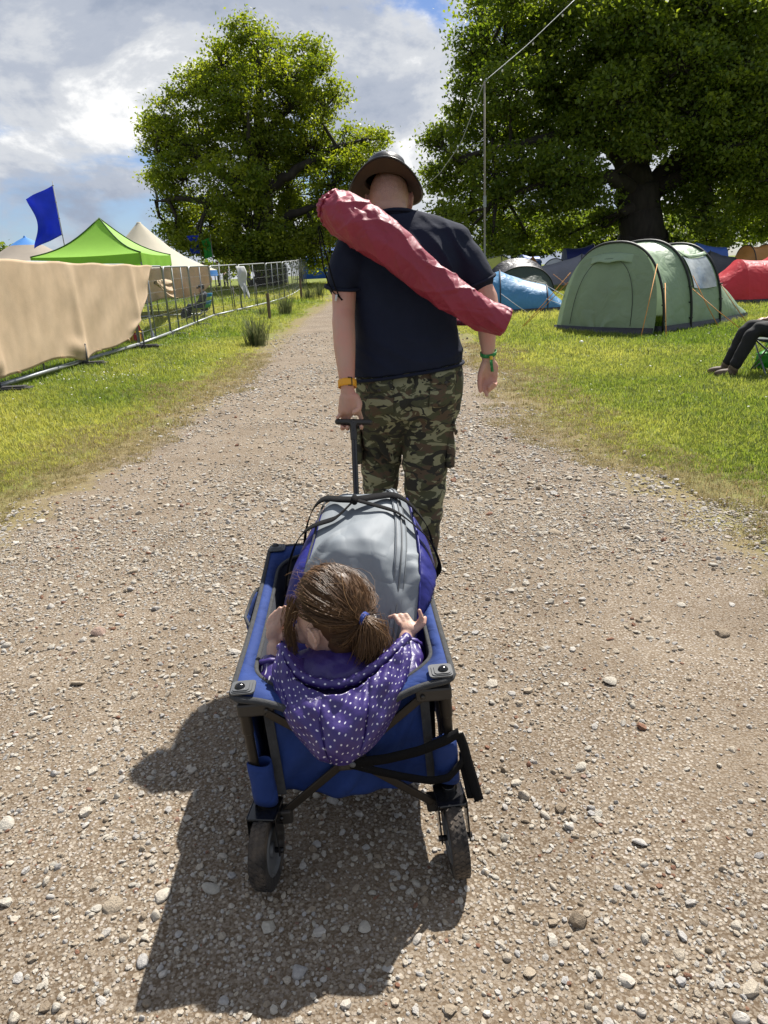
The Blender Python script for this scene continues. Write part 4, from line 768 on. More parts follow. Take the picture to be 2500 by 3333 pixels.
def tunnel_tent(label, loc, rz, st, mats, name='tunnel_tent', hoops=None, sag=.06, window=None, skirt=True, ropes=None, front=None, rope_mat=None, seed=0, group='tents pitched on the right', p=.82, doors=True, res=7, hoop_r=.022):
    """st: (s, half width, height) along local +Y ; closed by flat end panels"""
    r = thing(name, label, 'tent', loc, rz, group); body, hoopm = mats[0], mats[1]; g = np.random.default_rng(seed); n = 33
    hoops = range(len(st)) if hoops is None else hoops
    for k in range(len(st)-1):
        (s0, w0, h0), (s1, w1, h1) = st[k], st[k+1]; rs = []
        for j in range(res+1):
            t = j/res; sg = 1-sag*math.sin(t*math.pi); q = hoop_ring((w0+(w1-w0)*t)*sg, (h0+(h1-h0)*t)*sg, n, p); q[:, 1] = s0+(s1-s0)*t
            if 0 < j < res: q += (np.stack([np.zeros(n), np.zeros(n), .012*np.sin(np.arange(n)*.9+k*2+j)], 1)+.010*sines(q*np.array([1, 3, 1]), seed+k, 7, 3)[:, None]*np.array([1, 0, 1]))*np.clip(q[:, 2:3]*6, 0, 1)
            rs.append(q)
        build('tent_panel', MB().rings(rs, False, False), mats[2+k] if len(mats) > 2+k and mats[2+k] else body, r, True, local=True)
    for k in hoops:
        s, w, h = st[k]; q = hoop_ring(w*1.012, h*1.012, 41, p); q[:, 1] = s; build('pole_sleeve', MB().tube(q, hoop_r, 6), hoopm, r, True, local=True)
    def endp(k, bulge, nm, mat, lean=0):
        s, w, h = st[k]
        def fn(u, v):
            a = math.pi*u; x = math.copysign(abs(math.cos(a))**p, math.cos(a))*w*v; z = abs(math.sin(a))**p*h*v
            return (x, s+bulge*(1-v**2)+lean*(1-z/h)*(1 if v < 1 else 1)*.999+.015*math.sin(u*19+v*5)*(1-v), max(0.0, z))
        return build(nm, MB().grid(fn, 33, 9), mat, r, True, local=True)
    f = front or {}
    endp(0, f.get('bulge', -.05), 'front_panel', f.get('mat', body), f.get('lean', 0)); endp(len(st)-1, .05, 'end_panel', body)
    if skirt:
        L_ = [(-w, s, 0) for s, w, h in st]; Rr = [(w, s, 0) for s, w, h in st][::-1]; lp = L_+Rr; lp.append(lp[0]); lp = np.array(lp); t = np.linspace(0, len(lp)-1, 90); P = np.stack([np.interp(t, range(len(lp)), lp[:, q]) for q in range(3)], 1); c = P.mean(0)
        o = (P-c); o[:, 2] = 0; o /= np.linalg.norm(o, axis=1)[:, None]; wv = (.5+.5*np.abs(np.sin(np.arange(90)*1.3)))[:, None]
        build('mud_skirt', MB().rings([P+o*.012+np.array([0, 0, .16]), P+o*.05+np.array([0, 0, .03]), P+o*(.06+.07*wv)+np.array([0, 0, .012])], False, False), SKIRT, r, True, local=True)
    if ropes:
        for a, b_ in ropes: build('guy_rope', MB().tube([a, ((np.array(a)+np.array(b_))/2-np.array([0, 0, .02])), b_], .008, 5), rope_mat or ORR, r, True, local=True)
        for a, b_ in ropes: build('peg', MB().tube([np.array(b_)+np.array([0, 0, -.08]), np.array(b_)+np.array([0, 0, .05])], .007, 5), GALV, r, True, local=True)
    return r
def on_side(st, k, t, ang, off=.006, p=.82):      # point on tent skin, t along section, ang 0 (right base) .. pi (left base)
    (s0, w0, h0), (s1, w1, h1) = st[k], st[k+1]; w = w0+(w1-w0)*t; h = h0+(h1-h0)*t; sg = 1-.06*math.sin(t*math.pi); c, s_ = math.cos(ang), math.sin(ang)
    return np.array([math.copysign(abs(c)**p, c)*w*sg*(1+off), s0+(s1-s0)*t, abs(s_)**p*h*sg*(1+off)])
# big green tent: axis heads right and away; local +Y = axis, local +X = camera side
GA = math.atan2(.81, .587)    # unused angle kept simple below
gst = [(0, 1.16, .04), (.32, 1.18, 1.74), (1.15, 1.16, 1.70), (2.3, 1.14, 1.63), (3.45, .95, .30)]
gst = [(.0, 1.18, 1.72), (.95, 1.18, 1.74), (2.1, 1.14, 1.66), (3.85, .84, .36)]
rzg = math.atan2(.587, .81)-math.pi/2
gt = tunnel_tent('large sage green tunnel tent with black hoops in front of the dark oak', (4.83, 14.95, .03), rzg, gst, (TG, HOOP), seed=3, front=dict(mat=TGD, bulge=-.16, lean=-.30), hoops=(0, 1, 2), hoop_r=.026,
     ropes=[((1.16, 0.0, .95), (1.75, -.75, 0)), ((.95, .02, 1.3), (1.35, -.95, 0)), ((1.16, .95, .8), (2.35, .9, 0)), ((1.12, .98, 1.05), (1.65, 1.25, 0)), ((1.08, 2.1, .85), (1.75, 2.2, 0)), ((-1.15, 0, 1.0), (-2.3, -.2, 0)), ((-1.1, .02, 1.2), (-2.0, -.6, 0)), ((-1.1, .95, 1.1), (-2.2, 1.2, 0))])
build('window', MB().grid(lambda u, v: on_side(gst, 1, .18+.74*u, .42+.52*v, .02), 16, 10), WIN, gt, True, local=True)
build('window_flap', MB().grid(lambda u, v: on_side(gst, 1, .10+.86*u, .95+.07*v, .03), 16, 4), TG, gt, True, local=True, solid=.01)
fs = [np.array([(x, -.33-.17*(1-(x/1.2)**2)-o, z) for x in np.linspace(-1.2, 1.2, 40)]) for o, z in ((0, .15), (.03, .06), (.09, .012))]; fs[2][:, 1] -= .03*np.abs(np.sin(np.arange(40)*.9)); build('front_skirt', MB().rings(fs, False, False), SKIRT, gt, True, local=True, solid=.004)
build('vent_hood', MB().grid(lambda u, v: (-.62+1.24*u, -.02-.16*v*math.sin(math.pi*u)-.04, 1.55-.20*v-.35*(u-.5)**2+.05*v*abs(math.sin(u*6.28))), 18, 6), TG, gt, True, local=True, solid=.006)
build('door_seam', MB().tube([on_side(gst, 0, 0, a, .0)*np.array([.62, 0, .80])+np.array([-.02, -.30*(1-.8*math.sin(a)**.8)-.10, .06]) for a in np.linspace(.05, 3.09, 24)], .006, 5), HOOP, gt, True, local=True)
for k in (0, 1, 2):
    for zz_ in (.25, .55, .85): build('clip', MB().box((1.2-.02*k-(.03 if zz_ > .5 else 0)-.10*max(0, zz_-.5), [0, .95, 2.1][k], zz_), (.03, .10, .025)), HOOP, gt, local=True)

# blue tent
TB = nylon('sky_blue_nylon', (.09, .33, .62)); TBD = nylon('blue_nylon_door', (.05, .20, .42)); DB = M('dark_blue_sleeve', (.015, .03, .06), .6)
bst = [(0, .62, .30), (.45, .86, .74), (1.75, 1.08, 1.18), (3.1, 1.0, 1.0)]
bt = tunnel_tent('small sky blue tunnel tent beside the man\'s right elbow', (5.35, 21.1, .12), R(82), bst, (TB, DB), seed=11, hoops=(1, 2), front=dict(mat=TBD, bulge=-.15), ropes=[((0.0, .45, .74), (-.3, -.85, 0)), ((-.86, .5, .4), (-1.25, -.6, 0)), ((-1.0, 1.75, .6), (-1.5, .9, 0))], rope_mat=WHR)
build('door_opening', MB().grid(lambda u, v: (-.38+.76*u, .08+.42*v, .33+.30*math.sin(math.pi*u)*v+.10*v), 12, 8), DB, bt, True, local=True)
# other tents behind
TK = nylon('black_nylon', (.022, .022, .03), .05); TKG = nylon('dark_green_nylon', (.03, .06, .035), .08); TL = nylon('lime_nylon', (.95, 1.0, .26), .6); TW = nylon('white_nylon', (.66, .69, .70), .3); TGR = nylon('grey_nylon', (.24, .25, .29), .15); TN = nylon('navy_nylon', (.035, .05, .22), .15); TR = nylon('red_nylon_tent', (.78, .045, .065), .3); TO = nylon('orange_nylon', (.72, .33, .08), .3); TDG = nylon('charcoal_nylon', (.07, .075, .09), .1); TBB = nylon('bright_blue_nylon', (.10, .22, .70), .2)
tunnel_tent('black dome tent with dark green lower panels behind the blue tent', (5.95, 28.6, .24), R(8), [(0, .9, .5), (.5, 1.25, 1.12), (1.3, 1.42, 1.46), (2.1, 1.25, 1.15), (2.6, .9, .5)], (TK, HOOP, TKG, TK, TK, TKG), seed=14, hoops=(1, 3), p=.9, front=dict(mat=TKG, bulge=-.1), ropes=[((1.2, .5, .8), (2.0, -.4, 0))])
lst = [(0, .9, 1.25), (1.1, 1.0, 1.5), (2.6, .98, 1.42)]
lt = tunnel_tent('lime green tunnel tent with a clear window behind the pole', (7.05, 34.8, .38), R(86), lst, (TL, HOOP), seed=15, hoops=(1, 2), ropes=[((0, 0, 1.2), (0, -1.1, 0))])
build('window', MB().grid(lambda u, v: on_side(lst, 0, .25+.65*u, math.pi-.45-.5*v, .02), 10, 6), WIN, lt, True, local=True)
tunnel_tent('pale grey-green tunnel tent behind the lime tent', (9.0, 46, .68), R(80), [(0, .9, .8), (1.0, 1.0, 1.5), (3.0, 1.0, 1.45)], (TW, HOOP), seed=16, hoops=(1,))
tunnel_tent('bright blue tent just right of the pale tunnel tent', (10.6, 48, .72), R(95), [(0, .8, 1.2), (1.1, .9, 1.35)], (TBB, HOOP), seed=17, hoops=())
tunnel_tent('orange peaked tent right of the lime tent', (9.6, 42, .6), R(70), [(0, .5, .5), (.6, .8, 1.3), (1.4, .5, .7)], (TO, HOOP), seed=18, hoops=(), p=1.1)
tunnel_tent('navy blue tunnel tent below the left side of the dark oak', (12.6, 43, .62), R(88), [(0, .85, 1.75), (1.6, .95, 1.6)], (TN, WHR), seed=19, hoops=(0,))
tunnel_tent('small white dome tent behind the black dome', (9.3, 36.5, .45), R(20), [(0, .6, .6), (.7, .9, 1.2), (1.4, .6, .6)], (TW, HOOP), seed=20, hoops=(1,), p=.95)
tunnel_tent('grey tunnel tent between the black dome and the green tent', (10.4, 32.8, .36), R(74), [(0, 1.0, 1.15), (1.2, 1.1, 1.42), (2.9, 1.0, 1.0)], (TGR, HOOP), seed=21, hoops=(0, 1))
tunnel_tent('white tent showing above the green tent\'s left hoop', (14.3, 38, .5), R(60), [(0, .8, 1.0), (1.2, .9, 1.3), (2.4, .8, .9)], (TW, HOOP), seed=28, hoops=(1,))
tunnel_tent('red tunnel tent behind the right end of the green tent', (12.8, 20.6, .11), R(84), [(0, .7, .9), (.9, 1.0, 1.18), (2.6, 1.0, 1.2), (3.4, .7, .6)], (TR, HOOP), seed=22, hoops=(1,), ropes=[((-1.0, 1.0, .9), (-1.9, 1.6, 0)), ((-1, .2, .8), (-1.6, -.3, 0))])
tunnel_tent('white tent behind the top of the green tent', (16.4, 41, .57), R(78), [(0, .8, 1.4), (1.6, .9, 1.6)], (TW, HOOP), seed=23, hoops=())
tunnel_tent('charcoal tent between the green and orange tents', (17.3, 35.5, .42), R(66), [(0, .8, .9), (1.2, 1.1, 1.25), (2.6, .8, .8)], (TDG, HOOP), seed=24, hoops=(1,))
tunnel_tent('bright blue tent half hidden under the oak branches', (19.0, 40.5, .56), R(84), [(0, .8, 1.3), (1.5, .95, 1.6), (2.4, .8, 1.0)], (TBB, HOOP), seed=25, hoops=())
tunnel_tent('orange and pale grey tunnel tent above the red tent', (19.6, 35.2, .42), R(92), [(0, 1.0, 1.25), (1.2, 1.05, 1.4), (2.1, 1.05, 1.4), (2.8, .7, .5)], (TW, HOOP, TW, TO, TO), seed=26, hoops=(1, 2))
tunnel_tent('deep red tent standing beyond the right edge of the frame', (14.6, 24, .17), R(80), [(0, .9, .9), (1.4, 1.1, 1.4), (2.6, .8, .7)], (TR, HOOP), seed=27, hoops=(1,))

# pole with festoon cable
WPOLE = M('timber_pole', (.30, .265, .22), .8, var=.25, vs=6, stretch=(3, 3, .5)); CAB = M('pale_cable', (.42, .44, .46), .6); BULB = M('bulb_glass', (.75, .72, .65), .15)
for k, (x, y, h, lb) in enumerate([(3.3, 22, 6.05, 'tall slim timber pole rising beside the man\'s right shoulder'), (1.62, 32, 4.2, 'second timber pole hidden behind the man\'s head')]):
    r = thing('lighting_pole', lb, 'pole', (x, y, gz1(y)), 0, 'timber poles carrying the cable'); build('shaft', MB().tube([(0, 0, -.2), (-.01, 0, h*.5), (-.02, 0, h)], [.032, .028, .024], 10), WPOLE, r, True, local=True)
    build('joint_sleeve', MB().tube([(-.008, 0, h*.48), (-.008, 0, h*.53)], .044, 10), GALV, r, True, local=True, ang=40); build('hook', MB().tube([(-.02, 0, h-.02), (.05, 0, h+.04), (.02, 0, h+.08)], .008, 6), GALV, r, True, local=True)
def cable(label, pts, bulbs):
    r = thing('festoon_cable', label, 'cable', pts[0], 0, 'cables strung from the timber pole'); pts = np.array(pts); t = np.linspace(0, len(pts)-1, 40)
    c = np.stack([np.interp(t, range(len(pts)), pts[:, k]) for k in range(3)], 1); c[1:-1] = (c[:-2]+2*c[1:-1]+c[2:])/4; build('wire', MB().tube(c, .012, 5), CAB, r, True)
    for b in bulbs: p = c[int(b*39)]; q = build('lamp_holder', MB().tube([p, p-np.array([0, 0, .07])], .018, 8), BLK, r, True); build('bulb', MB().ell(p-np.array([0, 0, .11]), (.028, .028, .04), 10, 8), BULB, q, True)
cable('pale cable running up from the pole into the dark oak', [(3.28, 22, 6.2), (4.7, 23.4, 7.35), (6.43, 25, 8.88), (9.6, 32, 12.1), (11.5, 38, 13)], (.12, .3, .45))
cable('pale cable sagging from the pole down behind the man\'s hat', [(3.28, 22, 6.2), (2.86, 24, 5.0), (2.4, 26, 4.45), (1.9, 29, 4.2), (1.62, 32, 4.35)], (.3, .5, .75))

# seated person at the right edge with chair and bag
KHK = M('black_trousers', (.009, .009, .011), .85, var=.15); BOOT = M('brown_walking_boot', (.13, .09, .055), .7, var=.5, vs=24); GBAG = M('green_plastic_bag', (.04, .42, .03), .4, trans=.25); CHB = M('dark_green_canvas', (.02, .05, .035), .8)
camp_chair('dark green camp chair at the right edge of the grass', (4.95, 8.78, 0.0), R(84), CHB, GREYM, [CHB, CHB], 1.0)
seated_person('person in black trousers and brown boots seated at the right edge', (4.95, 8.78, 0), R(84), (SKN, CW[5], KHK, BOOT, HR[0]), None, 1.0, knee=(.42, .5), fwd=.62, hands=((.13, .22, .66), (-.13, .2, .65)))
def gbag():
    r = thing('carrier_bag', 'bright green carrier bag under the chair at the right edge', 'bag', (5.02, 9.12, .0)); b = MB(); b.ell((0, 0, .13), (.22, .13, .15), 14, 9); b.box((0, 0, .12), (.36, .18, .22)); link('bag_body', remesh(b, .016, 2, lambda co, no: co+no*(.012*sines(co, 8, 22, 3))[:, None]), GBAG, r)
    for s in (-1, 1): build('bag_handle', MB().tube([(-.08, s*.05, .25), (-.04, s*.06, .34), (.04, s*.06, .34), (.08, s*.05, .25)], .008, 6), GBAG, r, True, local=True)
gbag()
r = thing('white_ball', 'small white ball lying on the grass before the green tent', 'ball', (3.65, 12.88, .035)); build('shell', MB().ell((0, 0, .035), (.04, .04, .04), 16, 10), WHC, r, True, local=True); build('seam', MB().tube([(math.cos(t)*.0402, math.sin(t)*.0402, .035) for t in np.linspace(0, 6.283, 24)], .0015, 4), CAB, r, True, local=True)
r = thing('utility_box', 'low dark green box on the grass by the man\'s right hip', 'box', (1.75, 17.6, .05)); build('housing', MB().box((0, 0, .2), (.26, .26, .4)), CHB, r, local=True, bevel=.02); build('lid', MB().box((0, 0, .42), (.29, .29, .04)), CHB, r, local=True, bevel=.01)
# ================================================================ wagon, holdall, child
WBLUE = M('royal_blue_canvas', (.0035, .034, .19), .85, var=.14, vs=9, crumple=(7, .35)); WLIN = M('dark_lining', (.018, .022, .035), .8); WBIND = M('grey_binding_tape', (.06, .062, .065), .9, var=.25, vs=60, bump=.5, bs=700)
WMET = M('brown_black_frame', (.035, .028, .021), .42, .35, var=.18, vs=12, spec=.4); WPLA = M('black_plastic', (.03, .026, .022), .45, var=.2, vs=14); WPAT = M('grey_corner_patch', (.10, .105, .11), .5, var=.1); GLB = M('gloss_black', (.012, .012, .013), .16)
TYRE = M('muddy_tyre', (.035, .03, .026), .85, var=.4, vs=18, bump=.6, bs=60, col2=(.12, .092, .065), c2s=9, c2t=(.48, .7)); HUB = M('grey_wheel_hub', (.12, .125, .13), .45, var=.2); WEB = M('black_webbing', (.010, .010, .011), .85, var=.3, vs=200, bump=.4, bs=900, spec=.12)
WO = Vector((-.105, 1.905, 0)); WYAW = R(2.2)
wag = thing('folding_wagon', 'blue folding pull wagon with black frame carrying a child', 'wagon', WO, WYAW)
def wbuild(name, mb, mat, parent=None, smooth=True, **k):
    v = mb.arr(); v = v.copy(); v[:, 0] -= .055*v[:, 2]; v[:, 2] += .02*v[:, 0]*np.clip(v[:, 2]*4, 0, 1); mb.v = [v]
    return build(name, mb, mat, parent or wag, smooth, local=True, **k)
HX, HY, RZ = .238, .455, .50
def rr(ax, ay, rad, n=200):       # rounded rectangle loop, returns xy
    out = []; per = []
    cs_ = [(ax-rad, ay-rad, 0), (-ax+rad, ay-rad, math.pi/2), (-ax+rad, -ay+rad, math.pi), (ax-rad, -ay+rad, 1.5*math.pi)]
    for cx, cy, a0 in cs_:
        for t in np.linspace(0, math.pi/2, 12): out.append((cx+rad*math.cos(a0+t), cy+rad*math.sin(a0+t)))
    P = np.array(out+[out[0]]); d = np.concatenate([[0], np.cumsum(np.linalg.norm(np.diff(P, axis=0), axis=1))]); t = np.linspace(0, d[-1], n, endpoint=False)
    return np.stack([np.interp(t, d, P[:, k]) for k in range(2)], 1)
def sagz(P, z, amt):   # rear edge dips where the child leans; long sides dip slightly
    rear = np.clip((-P[:, 1]-.36)/.1, 0, 1)*np.exp(-((P[:, 0]+.01)/.135)**2); side = np.clip((np.abs(P[:, 0])-.18)/.05, 0, 1)*np.cos(np.clip(P[:, 1]/HY, -1, 1)*math.pi/2)
    return z-amt*rear-.018*side, rear
outer = rr(HX+.022, HY+.02, .028); 
inner = rr(HX-.014, HY-.032, .125)
oz, orear = sagz(outer, RZ+.012, .085); iz, irear = sagz(inner, RZ-.004, .085)
O3 = np.column_stack([outer[:, 0], outer[:, 1]-.02*orear, oz]); 
# match inner loop by angle to avoid twisting
def by_angle(P3, ref):
    a = np.arctan2(P3[:, 1]/HY, P3[:, 0]/HX); r_ = np.arctan2(ref[:, 1]/HY, ref[:, 0]/HX); o = np.argsort(a); return np.stack([np.interp(r_, a[o], P3[o, k], period=2*np.pi) for k in range(3)], 1)
I3 = by_angle(np.column_stack([inner[:, 0], inner[:, 1]-.02*irear, iz]), outer)
mid = (O3+I3)/2+np.array([0, 0, .006])
wbuild('rim_band', MB().rings([O3, mid, I3], False), WBLUE, solid=.004)
wbuild('outer_binding', MB().tube(np.vstack([O3, O3[:1]])+np.array([0, 0, -.002]), .0085, 6, False), WBIND)
wbuild('inner_binding', MB().tube(np.vstack([I3, I3[:1]]), .0065, 6, False), WBIND)
low = I3*np.array([.96, .97, 0])+np.array([0, 0, .2]); m1 = I3*np.array([.99, .99, 0])+np.column_stack([0*iz, 0*iz, I3[:, 2]*.55+.09])
wbuild('lining', MB().rings([I3-np.array([0, 0, .004]), m1, low, low*np.array([.02, .02, 1])], False), WLIN, solid=.003)
skirt = np.column_stack([O3[:, 0]*.985, O3[:, 1]*.985, O3[:, 2]-.045])
# outer walls, one panel per side
def wall(name, fn, nu=40, nv=16): return wbuild(name, MB().grid(fn, nu, nv), WBLUE, solid=.004)
for s in (-1, 1):
    wall('side_panel', lambda u, v: (s*(HX-.004+.012*math.sin(math.pi*u)*math.sin(math.pi*v)+.003*math.sin(u*23+v*9)), (u-.5)*2*(HY-.03), .175+(.325-.018*math.sin(math.pi*u))*v))
def rearf(u, v):
    x = (u-.5)*2*(HX-.045); dip = .085*math.exp(-((x+.01)/.135)**2); zt = .49-dip; zb = .20-.022*math.sin(math.pi*u)
    y = -HY+.028-.022*math.exp(-((x+.01)/.14)**2)*(.35+.65*v)+.006*math.sin(u*9+v*5)*(1-v)+.004*math.sin(u*31-v*14)+.012*math.sin((u*2.2-v*1.3)*6)*(1-v)*.6
    return (x, y, zb+(zt-zb)*v)
wall('rear_panel', rearf, 60, 24)
wall('front_panel', lambda u, v: ((u-.5)*2*(HX-.03), HY-.012+.01*math.sin(math.pi*u), .18+.30*v))
for s in (-1, 1): wbuild('panel_edge_trim', MB().bar((s*(HX-.05), -HY+.016, .20), (s*(HX-.05), -HY+.016, .47), .022, .003, (0, 1, 0)), WBIND, smooth=False)
# legs, brackets, braces
for sx in (-1, 1):
    for sy in (-1, 1):
        x, y = sx*HX, sy*HY
        wbuild('leg', MB().tube([(x, y, .19), (x, y, .40), (x, y, .402), (x, y, .475)], [.0115, .0115, .014, .014], 14), WMET, ang=40); wbuild('leg_foot', MB().tube([(x, y, .125), (x, y, .20)], .0105, 12), WMET)
        tb = wbuild('top_bracket', MB().box((x-sx*.028, y, .468), (.086, .030, .036)), WPLA, smooth=False, bevel=.006); wbuild('rivet', MB().ell((x-sx*.055, y-sy*-.0*1+sy*.018, .468), (.006, .004, .006), 10, 6), WPLA, tb)
        lb = wbuild('lower_bracket', MB().box((x-sx*.025, y, .152), (.09, .032, .040)), WPLA, smooth=False, bevel=.005); wbuild('bolt', MB().ell((x-sx*.045, y+sy*.019, .155), (.006, .004, .006), 10, 6), GLB, lb)
for sy in (-1, 1):
    for s in (-1, 1):
        n = 14; P = [np.array([s*(-.185+.37*t), sy*(HY+.004)+sy*(.012 if s > 0 else .0), .462-.30*t]) for t in np.linspace(0, 1, n)]
        wbuild('cross_brace', MB().bar(P[0], P[-1], .008, .021, (0, 0, 1)), WMET, smooth=False, bevel=.003)
for sx in (-1, 1):
    for y0, y1 in ((-.42, 0), (0, .42)):
        for a, b in ((.46, .17), (.17, .46)): wbuild('side_brace', MB().bar((sx*(HX+.004+(.01 if a > b else 0)), y0, a), (sx*(HX+.004+(.01 if a > b else 0)), y1, b), .008, .02), WMET, smooth=False, bevel=.003)
cb = MB(); cb.box((.0, -HY-.028, .312), (.07, .014, .04)); cb.box((.03, -HY-.03, .306), (.04, .012, .03), (0, .4, 0)); boss = wbuild('brace_joint', cb, WPLA, smooth=False, bevel=.008); wbuild('screw', MB().ell((-.0, -HY-.038, .312), (.008, .004, .008), 12, 6), HUB, boss)
# corner patches with dome studs
for sx in (-1, 1):
    for sy in (-1, 1):
        c = np.array([sx*(HX-.006), sy*(HY-.008), RZ+.0165]); P = rr(.028, .028, .010, 40); lay = MB()
        for k, (q, z) in enumerate(((1, 0), (1, .004), (.84, .004), (.82, .0065), (.68, .0065), (.66, .009), (.05, .0095))): lay.v.append(np.column_stack([c[0]+P[:, 0]*q+sx*(1-q)*.010, c[1]+P[:, 1]*q+sy*(1-q)*.010, np.full(40, c[2]+z)]))
        f = []
        for k in range(6):
            for i in range(40): j = (i+1) % 40; f.append([k*40+i, k*40+j, (k+1)*40+j, (k+1)*40+i])
        m = MB().add(np.concatenate(lay.v), f); pt = wbuild('corner_patch', m, WPAT, ang=35); wbuild('stud', MB().ell(c+np.array([sx*.006, sy*.006, .009]), (.0125, .0125, .009), 18, 9), GLB, pt)
# blue sleeves round the rear legs
for s, z0, z1 in ((-1, .195, .315), (1, .215, .335)):
    rs = []
    for z in np.linspace(z0, z1, 7):
        a = np.linspace(0, 2*np.pi, 24, endpoint=False); w = 1+.03*math.sin(z*90); rs.append(np.stack([s*(HX-.012)+np.cos(a)*.029*w, -HY-.001+np.sin(a)*.018*w, np.full(24, z)+.004*np.sin(a*2)], 1))
    wbuild('leg_sleeve', MB().rings(rs, False), WBLUE, solid=.003)
# casters
def caster(x, y, yaw, px=0):
    Rz = np.array(Euler((0, 0, yaw)).to_matrix()); T = lambda P: (np.asarray(P, float) @ Rz.T)+np.array([x, y, 0])
    rad, wd, cy = .092, .0205, -.048
    fk = MB(); fk.box((0, -.012, .2*.0+.198-.012), (.066, .085, .008))
    for s in (-1, 1):
        pr = np.array([(s*.033, .03, .19), (s*.033, -.052, .19), (s*.033, cy-.016, .085), (s*.033, cy+.016, .085)]); p2 = pr+np.array([s*.004, 0, 0]); fk.add(np.vstack([pr, p2]), [[0, 1, 2, 3], [7, 6, 5, 4], [0, 4, 5, 1], [1, 5, 6, 2], [2, 6, 7, 3], [3, 7, 4, 0]])
    fk.tube([(0, 0, .186), (0, 0, .205)], .016, 14); fk.v = [T(fk.arr())]; fork = wbuild('caster_fork', fk, GLB, smooth=False, bevel=.003)
    ax = MB().tube([(-.042, cy, rad), (.042, cy, rad)], .007, 10); ax.v = [T(ax.arr())]; wbuild('axle', ax, GLB, fork, smooth=True, ang=40)
    a = np.linspace(0, 2*np.pi, 48, endpoint=False); prof = [(.060, -.018), (.072, -wd), (.084, -wd), (.0905, -.019), (.092, -.008), (.092, .008), (.0905, .019), (.084, wd), (.072, wd), (.060, .018)]
    ty = MB().rings([np.stack([np.full(48, w), cy+np.cos(a)*r_, rad+np.sin(a)*r_], 1) for r_, w in prof], False); 
    for k in range(40):
        for j, w in enumerate((-.013, 0, .013)):
            t = (k+.5*(j % 2))*2*np.pi/40; d = np.array([0, math.cos(t), math.sin(t)]); tn = np.array([0, -math.sin(t), math.cos(t)]); c = np.array([w, cy, rad])+d*.0915; ux = np.array([.006, 0, 0]); q = [c+ux, c+tn*.0055, c-ux, c-tn*.0055]; ty.add([p for p in q]+[p+d*.0022 for p in q], [[4, 5, 6, 7], [0, 1, 5, 4], [1, 2, 6, 5], [2, 3, 7, 6], [3, 0, 4, 7]])
    ty.v = [T(ty.arr())]; whl = wbuild('wheel', ty, TYRE, ang=35)
    hb = MB()
    for s in (-1, 1):
        hb.rings([np.stack([np.full(48, s*w), cy+np.cos(a)*r_, rad+np.sin(a)*r_], 1) for r_, w in ((.062, .0185), (.056, .0215), (.05, .015), (.02, .013), (.018, .02), (.004, .021))], False)
    hb.v = [T(hb.arr())]; wbuild('wheel_rim', hb, HUB, whl, ang=35)
caster(-HX+.01, -HY-.002, R(-9)); caster(HX-.012, -HY-.01, R(3)); caster(-HX+.01, HY, R(6)); caster(HX-.01, HY, R(-5))
# webbing straps at the back
def ribbon(P, w, wdir, nm='strap', mat=WEB, build_=None, thick=.002, twist=None):
    P = np.array(P, float); t = np.linspace(0, len(P)-1, 40)
    C = np.stack([np.interp(t, range(len(P)), P[:, k]) for k in range(3)], 1)
    for _ in range(2): C[1:-1] = (C[:-2]+2*C[1:-1]+C[2:])/4
    wd = np.array([nrm(np.array(wdir[0])*(1-k/39)+np.array(wdir[-1])*k/39) for k in range(40)])
    m = MB().rings([np.stack([C[k]-wd[k]*w/2, C[k]+wd[k]*w/2]) for k in range(40)], False, False); return (build_ or wbuild)(nm, m, mat, solid=thick)
yb = -HY-.036
ribbon([(.0, yb, .315), (.08, yb, .318), (.16, yb-.004, .335), (.228, yb+.006, .352), (.262, yb+.03, .352)], .028, [(.15, 0, 1), (-.1, 0, 1)])
ribbon([(-.005, yb+.002, .31), (.05, yb, .288), (.12, yb, .262), (.18, yb, .244), (.225, yb-.004, .25), (.265, yb+.02, .275), (.275, yb+.05, .30)], .022, [(.3, 0, 1), (-.3, 0, 1)])
ribbon([(.262, yb+.03, .35), (.272, yb+.03, .31), (.278, yb+.026, .27), (.287, yb+.02, .225), (.298, yb+.01, .165)], .024, [(1, .3, 0), (1, .2, .15)])
ribbon([(.272, yb+.04, .285), (.270, yb+.03, .25), (.276, yb+.02, .21), (.280, yb+.012, .172)], .024, [(1, -.3, 0), (1, .1, -.15)])
# side pocket, left outside
pk = MB().grid(lambda u, v: (-HX-.016-.045*math.sin(math.pi*u)**.7*(.55+.45*v)-.004*math.sin(u*14), .0+(u-.5)*.30+.06, .27+.205*v+.012*math.sin(u*9)), 24, 12); wbuild('side_pocket', pk, WBLUE, solid=.004)
wbuild('pocket_binding', MB().tube([(-HX-.016-.045*math.sin(math.pi*u)**.7, (u-.5)*.30+.06, .475+.012*math.sin(u*9)) for u in np.linspace(.02, .98, 24)], .005, 6), WBIND)
# pull handle
hb_, ht_ = np.array([.02, HY+.02, .17]), None
Rw = np.array(Euler((0, 0, -WYAW)).to_matrix())
def w2l(p): q = (np.array(p, float)-np.array(WO)) @ Rw.T; return q
gr = w2l((-.105, 2.78, .862)); gl, grr_ = w2l((-.166, 2.782, .866)), w2l((-.040, 2.778, .858))
def hbuild(name, mb, mat, parent=None, **k): return build(name, mb, mat, parent or wag, True, local=True, **k)
dn = nrm(gr-hb_)
hbuild('handle_shaft', MB().tube([hb_, hb_+(gr-hb_)*.62, hb_+(gr-hb_)*.621, gr-dn*.045], [.0145, .0145, .0115, .0115], 14), GLB, ang=40)
g_ = MB(); g_.capsule([gl, gr, grr_], .0125, 14); g_.capsule([gr, gr-dn*.03], .0145, 14); g_.tube([gr-dn*.028, gr-dn*.075], [.0155, .0135], 14); grip = link('handle_grip', remesh(g_, .0028, 2), WPLA, wag)
